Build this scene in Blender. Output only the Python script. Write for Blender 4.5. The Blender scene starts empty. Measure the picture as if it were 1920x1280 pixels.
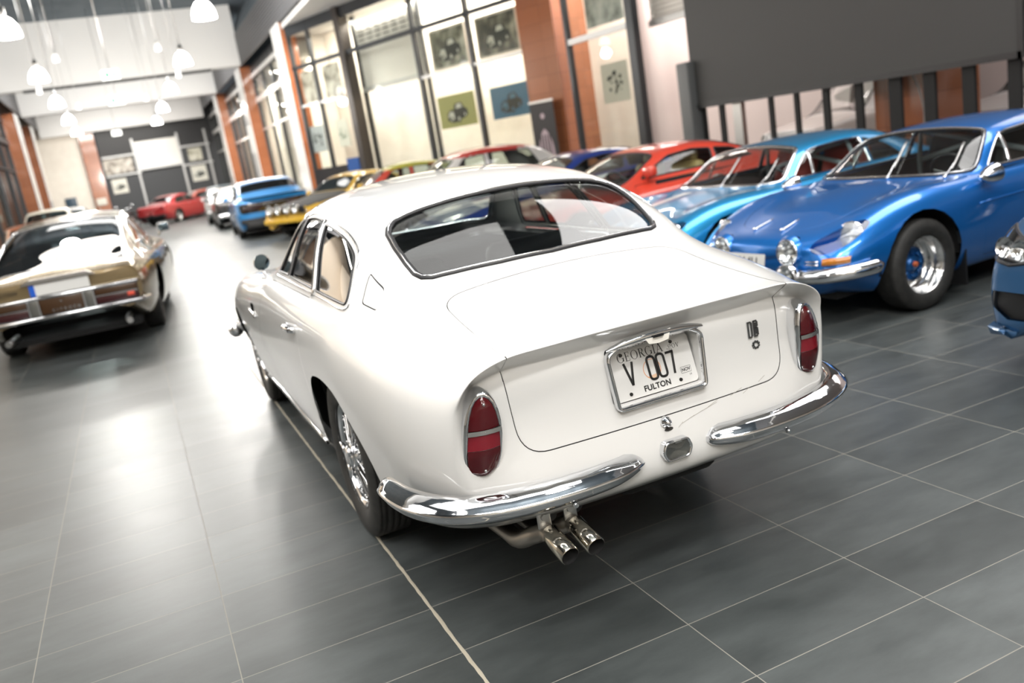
import bpy, bmesh, math, random
from mathutils import Vector, Matrix
from mathutils.bvhtree import BVHTree
from math import sin, cos, pi, radians as rad, sqrt, atan2
V = Vector
random.seed(7)
scn = bpy.context.scene
COL = scn.collection

# ------------------------------------------------------------------ objects
def link(o, parent=None):
    COL.objects.link(o)
    if parent is not None:
        o.parent = parent
    return o

def empty(name, loc=(0, 0, 0), rz=0.0, label=None, cat=None, group=None):
    o = bpy.data.objects.new(name, None)
    o.empty_display_size = .1
    o.location = loc
    o.rotation_euler = (0, 0, rz)
    link(o)
    tag(o, label, cat, group)
    return o

def tag(o, label=None, cat=None, group=None, kind=None):
    if label: o['label'] = label
    if cat: o['category'] = cat
    if group: o['group'] = group
    if kind: o['kind'] = kind
    return o

class MB:
    """collects shapes for ONE mesh object"""
    def __init__(s):
        s.v = []; s.f = []; s.mi = []; s.cur = 0; s.sm = []; s.smooth = True
    def add(s, verts, faces, smooth=None):
        b = len(s.v)
        s.v += [tuple(p) for p in verts]
        for f in faces:
            s.f.append(tuple(b + i for i in f)); s.mi.append(s.cur)
            s.sm.append(s.smooth if smooth is None else smooth)
        return s
    def box(s, x0, x1, y0, y1, z0, z1, m=None):
        vs = [(x, y, z) for z in (z0, z1) for y in (y0, y1) for x in (x0, x1)]
        if m is not None: vs = [m @ V(p) for p in vs]
        return s.add(vs, [(0, 2, 3, 1), (4, 5, 7, 6), (0, 1, 5, 4), (2, 6, 7, 3), (0, 4, 6, 2), (1, 3, 7, 5)], False)
    def rbox(s, x0, x1, y0, y1, z0, z1, r=.01, n=3, m=None):
        """box with rounded vertical and horizontal edges"""
        cx, cy, cz = (x0 + x1) / 2, (y0 + y1) / 2, (z0 + z1) / 2
        hx, hy, hz = (x1 - x0) / 2, (y1 - y0) / 2, (z1 - z0) / 2
        r = min(r, hx * .98, hy * .98, hz * .98)
        rings = []
        prof = [(hz - r + r * sin(a), r * cos(a) - r) for a in [pi / 2 * i / n for i in range(n + 1)]]
        prof = [(-z, d) for z, d in reversed(prof)] + prof
        vs = []
        k = 4 * (n + 1)
        for z, d in prof:
            for q in range(4):
                sx, sy = ((1, 1), (-1, 1), (-1, -1), (1, -1))[q]
                for i in range(n + 1):
                    a = q * pi / 2 + pi / 2 * i / n
                    rr = r + d
                    vs.append((cx + sx * (hx - r) + rr * cos(a), cy + sy * (hy - r) + rr * sin(a), cz + z))
        fs = []
        for j in range(len(prof) - 1):
            for i in range(k):
                a, b = j * k + i, j * k + (i + 1) % k
                fs.append((a, b, b + k, a + k))
        fs.append(tuple(range(k - 1, -1, -1)))
        fs.append(tuple(range((len(prof) - 1) * k, len(prof) * k)))
        if m is not None: vs = [m @ V(p) for p in vs]
        return s.add(vs, fs, True)
    def cyl(s, p0, p1, r0, r1=None, n=16, caps=True):
        p0, p1 = V(p0), V(p1)
        r1 = r0 if r1 is None else r1
        d = (p1 - p0).normalized()
        u = d.orthogonal().normalized(); w = d.cross(u)
        vs = []
        for p, r in ((p0, r0), (p1, r1)):
            for i in range(n):
                a = 2 * pi * i / n
                vs.append(p + u * r * cos(a) + w * r * sin(a))
        fs = [(i, (i + 1) % n, n + (i + 1) % n, n + i) for i in range(n)]
        s.add(vs, fs, True)
        if caps:
            s.add(vs[:n], [tuple(range(n - 1, -1, -1))], False)
            s.add(vs[n:], [tuple(range(n))], False)
        return s
    def lathe(s, prof, origin=(0, 0, 0), axis=(1, 0, 0), n=32, closed=False):
        """prof: (r, h) along axis"""
        o, d = V(origin), V(axis).normalized()
        u = d.orthogonal().normalized(); w = d.cross(u)
        vs = []
        for r, h in prof:
            for i in range(n):
                a = 2 * pi * i / n
                vs.append(o + d * h + (u * cos(a) + w * sin(a)) * max(r, 1e-5))
        fs = []
        m = len(prof)
        for j in range(m if closed else m - 1):
            for i in range(n):
                a, b = j * n + i, j * n + (i + 1) % n
                c, e = ((j + 1) % m) * n + (i + 1) % n, ((j + 1) % m) * n + i
                fs.append((a, b, c, e))
        return s.add(vs, fs, True)
    def tube(s, pts, r, n=8, closed=False, caps=True, nrm=None, sec=None):
        """sweep a circle (radius r or list) or section sec [(side, out)] along pts; nrm: list of outward normals"""
        pts = [V(p) for p in pts]; N = len(pts)
        vs = []
        up = None
        k = len(sec) if sec else n
        for i, p in enumerate(pts):
            a = pts[i - 1] if (i > 0 or closed) else pts[i]
            b = pts[(i + 1) % N] if (i < N - 1 or closed) else pts[i]
            d = (b - a)
            d = d.normalized() if d.length > 1e-9 else V((0, 1, 0))
            if nrm is not None:
                o = V(nrm[i]); o = (o - d * o.dot(d)).normalized(); w = d.cross(o)
            else:
                if up is None: up = d.orthogonal().normalized()
                up = (up - d * up.dot(d))
                up = up.normalized() if up.length > 1e-6 else d.orthogonal().normalized()
                o = up; w = d.cross(o)
            rr = r[i] if isinstance(r, (list, tuple)) else r
            if sec:
                for (sx, so) in sec: vs.append(p + w * sx * (rr or 1) + o * so * (rr or 1))
            else:
                for j in range(n):
                    t = 2 * pi * j / n
                    vs.append(p + (o * cos(t) + w * sin(t)) * rr)
        fs = []
        for i in range(N if closed else N - 1):
            for j in range(k):
                a, b = i * k + j, i * k + (j + 1) % k
                c, e = ((i + 1) % N) * k + (j + 1) % k, ((i + 1) % N) * k + j
                fs.append((a, b, c, e))
        s.add(vs, fs)
        if caps and not closed:
            s.add(vs[:k], [tuple(range(k - 1, -1, -1))], False)
            s.add(vs[-k:], [tuple(range(k))], False)
        return s
    def grid(s, g, smooth=True):
        n = len(g); m = len(g[0])
        return s.add([p for row in g for p in row],
                     [(i * m + j, i * m + j + 1, (i + 1) * m + j + 1, (i + 1) * m + j) for i in range(n - 1) for j in range(m - 1)], smooth)
    def prism(s, poly, a, b, m=None, ax=1):
        """extrude 2-D polygon (convex or not) between a and b along axis ax; poly coords are the other two axes in order"""
        def P(p, h):
            q = list(p); q.insert(ax, h); return V(q)
        vs = [P(p, a) for p in poly] + [P(p, b) for p in poly]
        n = len(poly)
        if m is not None: vs = [m @ p for p in vs]
        return s.add(vs, [tuple(range(n)), tuple(range(2 * n - 1, n - 1, -1))] + [(i, n + i, n + (i + 1) % n, (i + 1) % n) for i in range(n)], False)
    def ball(s, c, r, n=12, m=8, sc=(1, 1, 1)):
        c = V(c); vs = []
        for j in range(m + 1):
            t = pi * j / m
            for i in range(n):
                a = 2 * pi * i / n
                vs.append(c + V((r * sc[0] * sin(t) * cos(a), r * sc[1] * sin(t) * sin(a), r * sc[2] * cos(t))))
        return s.add(vs, [(j * n + i, j * n + (i + 1) % n, (j + 1) * n + (i + 1) % n, (j + 1) * n + i) for j in range(m) for i in range(n)], True)
    def build(s, name, mat, parent=None, fix=True, norm=None, weld=True):
        me = bpy.data.meshes.new(name)
        me.from_pydata(s.v, [], s.f)
        mats = mat if isinstance(mat, (list, tuple)) else [mat]
        for m in mats: me.materials.append(m)
        me.polygons.foreach_set('material_index', s.mi)
        me.polygons.foreach_set('use_smooth', s.sm)
        if fix:
            bm = bmesh.new(); bm.from_mesh(me)
            if weld: bmesh.ops.remove_doubles(bm, verts=bm.verts, dist=1e-5)
            bmesh.ops.recalc_face_normals(bm, faces=bm.faces)
            bm.to_mesh(me); bm.free()
        me.update()
        o = bpy.data.objects.new(name, me)
        return link(o, parent)

def sharp(o, ang=35):
    """mark sharp edges above an angle so smooth shading stays crisp on corners"""
    me = o.data
    bm = bmesh.new(); bm.from_mesh(me)
    for e in bm.edges:
        e.smooth = not (len(e.link_faces) == 2 and e.calc_face_angle(0) > rad(ang))
    bm.to_mesh(me); bm.free()
    return o

def copy_tree(o, parent=None, **kw):
    c = o.copy(); COL.objects.link(c)
    if parent is not None: c.parent = parent
    for ch in list(o.children): copy_tree(ch, c)
    return c

def rrect(w, h, r, n=5):
    """rounded rectangle outline, centred"""
    pts = []
    for q, (sx, sy) in enumerate(((1, 1), (-1, 1), (-1, -1), (1, -1))):
        for i in range(n + 1):
            a = q * pi / 2 + pi / 2 * i / n
            pts.append((sx * (w / 2 - r) + r * cos(a), sy * (h / 2 - r) + r * sin(a)))
    return pts

def catmull(pts, n=6, closed=False):
    pts = [V(p) for p in pts]; N = len(pts); out = []
    for i in range(N if closed else N - 1):
        p0 = pts[(i - 1) % N] if (closed or i > 0) else pts[0] * 2 - pts[1]
        p1 = pts[i]; p2 = pts[(i + 1) % N]
        p3 = pts[(i + 2) % N] if (closed or i + 2 < N) else p2 * 2 - p1
        for k in range(n):
            t = k / n
            out.append(.5 * ((2 * p1) + (p2 - p0) * t + (2 * p0 - 5 * p1 + 4 * p2 - p3) * t * t + (3 * p1 - p0 - 3 * p2 + p3) * t ** 3))
    if not closed: out.append(pts[-1])
    return out

def lerp(a, b, t): return a + (b - a) * t
def interp(tab, x):
    """piecewise linear; tab sorted [(x, y)]"""
    if x <= tab[0][0]: return tab[0][1]
    for (a, p), (b, q) in zip(tab, tab[1:]):
        if x <= b: return p + (q - p) * (x - a) / (b - a)
    return tab[-1][1]

def text_mesh(body, size, font_bold=False, ext=.001, align='CENTER', sx=1.0, bevel=0.0, offset=0.0, space=1.0):
    """letters as a mesh data block in the XY plane, centred"""
    cu = bpy.data.curves.new('lettering', 'FONT')
    cu.body = body; cu.size = size; cu.extrude = ext; cu.align_x = align; cu.align_y = 'CENTER'
    cu.offset = offset; cu.space_character = space
    cu.bevel_depth = bevel
    o = bpy.data.objects.new('lettering', cu); COL.objects.link(o)
    dg = bpy.context.evaluated_depsgraph_get()
    me = bpy.data.meshes.new_from_object(o.evaluated_get(dg))
    bpy.data.objects.remove(o); bpy.data.curves.remove(cu)
    me.transform(Matrix.Diagonal((sx, 1, 1, 1)))
    return me

def frame_m(o, x, y):
    """matrix with origin o, local X along x, local Y along y"""
    x = V(x).normalized(); y = V(y); z = x.cross(y).normalized(); y = z.cross(x)
    m = Matrix((x, y, z)).transposed().to_4x4(); m.translation = V(o)
    return m

# ------------------------------------------------------------------ materials
MATS = {}
def mat(name, base=(.8, .8, .8), rough=.5, metal=0., coat=0., coat_r=.03, spec=.5, emit=None, es=0., bump=None, sheen=0., alpha=1., trans=0., ior=1.45):
    if name in MATS: return MATS[name]
    m = bpy.data.materials.new(name); m.use_nodes = True
    b = m.node_tree.nodes['Principled BSDF']
    I = b.inputs
    I['Base Color'].default_value = (*base, 1)
    I['Roughness'].default_value = rough; I['Metallic'].default_value = metal
    I['Coat Weight'].default_value = coat; I['Coat Roughness'].default_value = coat_r
    I['Specular IOR Level'].default_value = spec
    I['Sheen Weight'].default_value = sheen
    I['Transmission Weight'].default_value = trans; I['IOR'].default_value = ior
    if emit: I['Emission Color'].default_value = (*emit, 1); I['Emission Strength'].default_value = es
    if bump:
        sc, st, dist = bump
        nt = m.node_tree
        tx = nt.nodes.new('ShaderNodeTexNoise'); tx.inputs['Scale'].default_value = sc; tx.inputs['Detail'].default_value = 4
        co = nt.nodes.new('ShaderNodeTexCoord'); nt.links.new(co.outputs['Object'], tx.inputs['Vector'])
        bu = nt.nodes.new('ShaderNodeBump'); bu.inputs['Strength'].default_value = st; bu.inputs['Distance'].default_value = dist
        nt.links.new(tx.outputs['Fac'], bu.inputs['Height']); nt.links.new(bu.outputs['Normal'], I['Normal'])
    MATS[name] = m
    return m

def thin_glass(name, tint=(.9, .95, .94), refl=1.0, rough=0.0):
    """sheet glass: clear, tinted, mirror-like at grazing angles"""
    if name in MATS: return MATS[name]
    m = bpy.data.materials.new(name); m.use_nodes = True
    nt = m.node_tree; nt.nodes.clear()
    out = nt.nodes.new('ShaderNodeOutputMaterial')
    mix = nt.nodes.new('ShaderNodeMixShader')
    tr = nt.nodes.new('ShaderNodeBsdfTransparent'); tr.inputs['Color'].default_value = (*tint, 1)
    gl = nt.nodes.new('ShaderNodeBsdfGlossy'); gl.inputs['Roughness'].default_value = rough
    fr = nt.nodes.new('ShaderNodeFresnel')
    gm = nt.nodes.new('ShaderNodeNewGeometry'); io = nt.nodes.new('ShaderNodeMath'); io.operation = 'MULTIPLY_ADD'
    io.inputs[1].default_value = 1 / 1.5 - 1.5; io.inputs[2].default_value = 1.5
    nt.links.new(gm.outputs['Backfacing'], io.inputs[0]); nt.links.new(io.outputs[0], fr.inputs['IOR'])
    mu = nt.nodes.new('ShaderNodeMath'); mu.operation = 'MULTIPLY'; mu.inputs[1].default_value = refl * 1.6; mu.use_clamp = True
    nt.links.new(fr.outputs[0], mu.inputs[0]); nt.links.new(mu.outputs[0], mix.inputs[0])
    nt.links.new(tr.outputs[0], mix.inputs[1]); nt.links.new(gl.outputs[0], mix.inputs[2]); nt.links.new(mix.outputs[0], out.inputs[0])
    MATS[name] = m
    return m

def noise_mat(name, c1, c2, scale=8., rough=.5, detail=6, bump=0., coat=0., metal=0., stretch=(1, 1, 1), lo=.35, hi=.65):
    if name in MATS: return MATS[name]
    m = mat(name, c1, rough, metal, coat)
    nt = m.node_tree; b = nt.nodes['Principled BSDF']
    co = nt.nodes.new('ShaderNodeTexCoord'); mp = nt.nodes.new('ShaderNodeMapping'); mp.inputs['Scale'].default_value = stretch
    tx = nt.nodes.new('ShaderNodeTexNoise'); tx.inputs['Scale'].default_value = scale; tx.inputs['Detail'].default_value = detail
    rp = nt.nodes.new('ShaderNodeValToRGB')
    rp.color_ramp.elements[0].position = lo; rp.color_ramp.elements[1].position = hi
    rp.color_ramp.elements[0].color = (*c1, 1); rp.color_ramp.elements[1].color = (*c2, 1)
    nt.links.new(co.outputs['Object'], mp.inputs[0]); nt.links.new(mp.outputs[0], tx.inputs['Vector'])
    nt.links.new(tx.outputs['Fac'], rp.inputs[0]); nt.links.new(rp.outputs[0], b.inputs['Base Color'])
    if bump:
        bu = nt.nodes.new('ShaderNodeBump'); bu.inputs['Strength'].default_value = bump; bu.inputs['Distance'].default_value = .01
        nt.links.new(tx.outputs['Fac'], bu.inputs['Height']); nt.links.new(bu.outputs['Normal'], b.inputs['Normal'])
    return m

CHROME = mat('chrome', (.80, .81, .83), .07, 1.)
BLACK = mat('black_plastic', (.012, .012, .013), .45)
DARK = mat('dark_underside', (.008, .008, .008), .9)
RUBBER = noise_mat('tyre_rubber', (.018, .018, .017), (.03, .029, .027), 25, .62)
SEAL = mat('rubber_seal', (.02, .02, .022), .4)
ALLOY = mat('alloy', (.55, .55, .54), .28, 1.)
STEEL = mat('steel', (.50, .50, .49), .35, 1.)
GLASS = thin_glass('car_glass', (.80, .86, .85))
SIDEGLASS = thin_glass('side_glass', (.62, .66, .66), 2.6)
LENS = thin_glass('clear_lens', (.93, .95, .95), 1.3)
CABIN = mat('cabin_black', (.015, .016, .017), .6)

# ------------------------------------------------------------------ car bodies
def nfix(bm):
    bmesh.ops.recalc_face_normals(bm, faces=bm.faces)
    top = max(bm.faces, key=lambda f: f.calc_center_median().z)
    if top.normal.z < 0: bmesh.ops.reverse_faces(bm, faces=bm.faces)

class Shell:
    """smooth mirrored surface through a control cage; can be cut into panels"""
    def __init__(s, grids, level=3, fit=3, creases=()):
        key = {}; P = []; F = []
        def idx(p):
            k = tuple(round(c, 4) for c in p)
            if k not in key: key[k] = len(P); P.append(V(p))
            return key[k]
        for g in grids:
            for sx in (1, -1):
                I = [[idx((p[0] * sx, p[1], p[2])) for p in row] for row in g]
                for i in range(len(I) - 1):
                    for j in range(len(I[0]) - 1):
                        q = [I[i][j], I[i][j + 1], I[i + 1][j + 1], I[i + 1][j]]
                        u = []
                        for a in q:
                            if a not in u: u.append(a)
                        if len(u) < 3 or any(set(u) == set(w) for w in F): continue
                        F.append(tuple(u if sx > 0 else u[::-1]))
        T = [p.copy() for p in P]
        dg = bpy.context.evaluated_depsgraph_get
        cr = set()
        for chain, w in creases:
            for sx in (1, -1):
                I = [idx((p[0] * sx, p[1], p[2])) for p in chain]
                for a, b in zip(I, I[1:]): cr.add((min(a, b), max(a, b), w))
        for it in range(fit + 1):
            me = bpy.data.meshes.new('cage'); me.from_pydata(P, [], F); me.update()
            bm = bmesh.new(); bm.from_mesh(me)
            bmesh.ops.recalc_face_normals(bm, faces=bm.faces)
            if cr:
                ly = bm.edges.layers.float.get('crease_edge') or bm.edges.layers.float.new('crease_edge')
                bm.verts.ensure_lookup_table()
                for a, b, w in cr:
                    e = bm.edges.get((bm.verts[a], bm.verts[b]))
                    if e: e[ly] = w
            bm.to_mesh(me); bm.free()
            o = bpy.data.objects.new('cage', me); COL.objects.link(o)
            md = o.modifiers.new('s', 'SUBSURF'); md.levels = level if it == fit else 2; md.render_levels = md.levels
            ev = o.evaluated_get(dg()); em = ev.to_mesh()
            if it < fit:
                for i in range(len(P)):
                    P[i] = P[i] + (T[i] - em.vertices[i].co) * .9
                    if abs(T[i].x) < 1e-6: P[i].x = 0
            else:
                s.bm = bmesh.new(); s.bm.from_mesh(em)
            ev.to_mesh_clear(); bpy.data.objects.remove(o); bpy.data.meshes.remove(me)
        nfix(s.bm)
        s.bm.normal_update()
        s.ln = s.bm.verts.layers.float_vector.new('nrm')
        for v in s.bm.verts: v[s.ln] = v.normal
        s.bvh = BVHTree.FromBMesh(s.bm)
    # rays
    def hit(s, o, d):
        p, n, i, _ = s.bvh.ray_cast(V(o), V(d).normalized())
        return (p, n) if p is not None else None
    def proj(s, pts, ax, side, start=3.0):
        """project 2-D pts (the two other coordinates in order) along axis ax from the side side(+1/-1)"""
        out = []
        for p in pts:
            o = list(p); o.insert(ax, start * side)
            d = [0, 0, 0]; d[ax] = -side
            h = s.hit(o, d)
            if h is None:
                q = list(p); q.insert(ax, 0); h = s.bvh.find_nearest(V(q))[:2]
            out.append(h)
        return out
    def cut(s, poly, ax, cond, off=0.):
        """cut the convex outline poly (2-D in the plane across axis ax) into the faces for which cond(centre, normal); returns inside faces"""
        n = len(poly)
        A = sum(poly[i][0] * poly[(i + 1) % n][1] - poly[(i + 1) % n][0] * poly[i][1] for i in range(n))
        if A < 0: poly = poly[::-1]
        i0, i1 = [k for k in (0, 1, 2) if k != ax]
        lo0 = min(p[0] for p in poly) - .08; hi0 = max(p[0] for p in poly) + .08
        lo1 = min(p[1] for p in poly) - .08; hi1 = max(p[1] for p in poly) + .08
        fs = []
        for f in s.bm.faces:
            c = f.calc_center_median()
            if lo0 < c[i0] < hi0 and lo1 < c[i1] < hi1 and cond(c, f.normal): fs.append(f)
        for i in range(n):
            a, b = poly[i], poly[(i + 1) % n]
            d0, d1 = b[0] - a[0], b[1] - a[1]
            L = sqrt(d0 * d0 + d1 * d1)
            if L < 1e-7: continue
            no = [0, 0, 0]; no[i0] = d1 / L; no[i1] = -d0 / L
            co = [0, 0, 0]; co[i0] = a[0]; co[i1] = a[1]
            co = V(co); no = V(no); co = co - no * off
            geom = set(fs)
            for f in fs: geom.update(f.edges); geom.update(f.verts)
            r = bmesh.ops.bisect_plane(s.bm, geom=list(geom), dist=1e-5, plane_co=co, plane_no=no)
            fs = [g for g in r['geom'] if isinstance(g, bmesh.types.BMFace)]
            fs = [f for f in fs if (f.calc_center_median() - co).dot(no) < 0]
        return fs
    def delete(s, fs):
        bmesh.ops.delete(s.bm, geom=[f for f in fs if f.is_valid], context='FACES')
    def take(s, fs, name, m, parent, shift=0., thick=0., keep=False):
        """move faces out into an object of their own"""
        fs = [f for f in fs if f.is_valid]
        vm = {}; vs = []; ns = []; F = []
        for f in fs:
            q = []
            for v in f.verts:
                if v.index < 0 or v not in vm:
                    vm[v] = len(vs); nn = v[s.ln].normalized(); vs.append(v.co + nn * shift); ns.append(nn)
                q.append(vm[v])
            F.append(tuple(q))
        if thick:
            # skirt: turn the rim inward so the panel has an edge
            ec = {}
            for f in F:
                for a, b in zip(f, f[1:] + f[:1]): ec[(a, b)] = 1
            rim = [(a, b) for (a, b) in ec if (b, a) not in ec]
            base = len(vs); mp = {}
            for a, b in rim:
                for k in (a, b):
                    if k not in mp:
                        mp[k] = len(vs); vs.append(vs[k] - ns[k] * thick); ns.append(ns[k])
            for a, b in rim: F.append((b, a, mp[a], mp[b]))
        if not keep: s.delete(fs)
        return mesh_n(name, vs, F, ns, m, parent)
    def gap(s, outer, inner_off, ax, cond, name, m, parent, thick=.012, seal=SEAL):
        """shut line: cut outline, cut again inset by inner_off, drop the ring (a dark seam strip is left below), return the panel object"""
        F1 = s.cut(outer, ax, cond)
        ids = set(F1)
        cs = [f.calc_center_median() for f in F1]
        F2 = s.cut(outer, ax, cond, inner_off)
        i0, i1 = [k for k in (0, 1, 2) if k != ax]
        ring = [f for f in s.bm.faces if f not in set(F2) and inpoly((f.calc_center_median()[i0], f.calc_center_median()[i1]), outer) and cond(f.calc_center_median(), f.normal)]
        if not F2: print('GAP EMPTY', name, len(F1), len(ring))
        o = s.take(F2, name, m, parent, thick=thick)
        sm = s.take(ring, 'seam', seal, o, shift=-.006)
        return o
    def body(s, name, m, parent):
        bm = s.bm
        bm.verts.index_update()
        return s.take(list(bm.faces), name, m, parent, keep=True)

def mesh_n(name, vs, F, ns, m, parent):
    me = bpy.data.meshes.new(name)
    me.from_pydata(vs, [], F); me.update()
    me.materials.append(m)
    me.polygons.foreach_set('use_smooth', [True] * len(me.polygons))
    if len(ns) == len(me.vertices):
        me.normals_split_custom_set_from_vertices([tuple(n) for n in ns])
    o = bpy.data.objects.new(name, me)
    return link(o, parent)

def inset(poly, d):
    n = len(poly)
    A = sum(poly[i][0] * poly[(i + 1) % n][1] - poly[(i + 1) % n][0] * poly[i][1] for i in range(n))
    sg = 1 if A > 0 else -1
    out = []
    for i in range(n):
        p0, p1, p2 = V(poly[i - 1]), V(poly[i]), V(poly[(i + 1) % n])
        e0 = (p1 - p0).normalized(); e1 = (p2 - p1).normalized()
        n0 = V((-e0.y, e0.x)) * sg; n1 = V((-e1.y, e1.x)) * sg
        b = (n0 + n1)
        b = b / max(b.length_squared, .3) * 2
        out.append(tuple(p1 + b * d))
    return out

def inpoly(p, poly):
    c = False; n = len(poly)
    for i in range(n):
        a, b = poly[i], poly[i - 1]
        if (a[1] > p[1]) != (b[1] > p[1]) and p[0] < (b[0] - a[0]) * (p[1] - a[1]) / (b[1] - a[1]) + a[0]: c = not c
    return c

def rpoly(pts, r, n=5):
    """round the corners of a polygon; r number or list"""
    out = []; N = len(pts)
    for i in range(N):
        p0, p1, p2 = V(pts[i - 1]), V(pts[i]), V(pts[(i + 1) % N])
        rr = r[i] if isinstance(r, (list, tuple)) else r
        a = p1 + (p0 - p1).normalized() * min(rr, (p0 - p1).length * .48)
        b = p1 + (p2 - p1).normalized() * min(rr, (p2 - p1).length * .48)
        if rr <= 0: out.append(tuple(p1)); continue
        for k in range(n + 1):
            t = k / n
            out.append(tuple(a * (1 - t) ** 2 + p1 * 2 * t * (1 - t) + b * t * t))
    return out

def dens(poly, step=.04):
    """resample closed outline edges so that no edge is longer than step"""
    out = []; n = len(poly)
    for i in range(n):
        a, b = V(poly[i]), V(poly[(i + 1) % n])
        k = max(1, int((b - a).length / step))
        out += [tuple(a + (b - a) * (j / k)) for j in range(k)]
    return out

def strip(shell, poly, ax, side, w, h, name, m, parent, off=0., lift=0., closed=True):
    """flat moulding along an outline projected on the body"""
    pl = dens(poly, .03) if closed else poly
    hs = shell.proj(pl, ax, side)
    pts = [p + n * lift for p, n in hs]; ns = [n for p, n in hs]
    sec = [(-w / 2 + off, -h * .5), (-w / 2 + off, h * .45), (-w * .25 + off, h), (w * .25 + off, h), (w / 2 + off, h * .45), (w / 2 + off, -h * .5)]
    mb = MB(); mb.tube(pts, 1., closed=closed, nrm=ns, sec=sec)
    return mb.build(name, m, parent)
# ------------------------------------------------------------------ wheels
def tyre_mb(R, rimr, w, groove=True, n=56):
    """tyre standing on its rim, axis X, outer face towards +X, centred on x = 0"""
    h = w / 2
    pr = [(rimr, -h * .78), (rimr + .012, -h * .92), (lerp(rimr, R, .45), -h), (R - .03, -h * .97), (R - .008, -h * .80)]
    if groove:
        for k in range(5):
            c = -h * .62 + k * h * .31
            pr += [(R, c - h * .12), (R, c + h * .06), (R - .006, c + h * .08), (R - .006, c + h * .13)]
    else:
        pr += [(R, -h * .5), (R, h * .5)]
    pr += [(R, h * .72), (R - .008, h * .82), (R - .03, h * .97), (lerp(rimr, R, .45), h), (rimr + .012, h * .92), (rimr, h * .78)]
    return MB().lathe(pr, n=n)

def wheel_wire(parent, x, y, side, R=.335, w=.165):
    """wire-spoke wheel with a three-eared knock-off spinner; side -1 = left"""
    o = empty('wheel'); o.parent = parent; o.location = (x, y, R)
    if side < 0: o.rotation_euler = (0, 0, pi)
    rr = .207
    t = tyre_mb(R, rr + .004, w)
    t.build('tyre', RUBBER, o)
    m = MB(); h = w / 2
    m.lathe([(rr + .008, h * .86), (rr + .010, h * .80), (rr, h * .74), (rr - .008, h * .64), (rr - .010, h * .56)], n=48)
    m.build('rim', CHROME, o)
    m = MB(); m.lathe([(rr - .010, h * .56), (rr - .016, h * .35), (rr - .030, 0), (rr - .030, -h * .5), (rr, -h * .8), (rr + .008, -h * .86)], n=48)
    m.build('rim_barrel', mat('brake_iron', (.05, .048, .045), .5, .6), o)
    sp = MB()
    for k in range(54):
        a = 2 * pi * k / 54
        b = a + (.34 if k % 2 else -.34)
        xo, xi = ((h * .50, h * .78), (h * .50, h * .70), (h * .05, h * .12))[k % 3]
        ro = rr - (.014 if k % 3 < 2 else .024)
        sp.cyl((xo, ro * cos(a), ro * sin(a)), (xi, .047 * cos(b), .047 * sin(b)), .0026, n=5, caps=False)
        sp.ball((xo + .002, ro * cos(a), ro * sin(a)), .0062, 6, 4)
    sp.build('spokes', CHROME, o)
    hb = MB()
    hb.lathe([(.052, -.03), (.055, h * .35), (.052, h * .80), (.047, h * .88), (.0, h * .88)], n=24)
    hb.build('hub', CHROME, o)
    s = MB()
    s.lathe([(.046, h * .86), (.047, h * .96), (.040, h * 1.08), (.024, h * 1.14), (0, h * 1.15)], n=24)
    for k in range(3):
        a = 2 * pi * k / 3 + .55
        c, d = cos(a), sin(a)
        s.tube([(h * 1.0, .03 * c, .03 * d), (h * 1.02, .06 * c, .06 * d), (h * 1.10, .088 * c, .088 * d)], [.014, .011, .006], n=8)
    s.build('spinner', CHROME, o)
    d = MB(); d.lathe([(0, -h * .2), (.13, -h * .2), (.135, -h * .35), (0, -h * .36)], n=24)
    d.build('brake_disc', mat('brake_iron', (.08, .075, .07), .5, .8), o)
    return o

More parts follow.
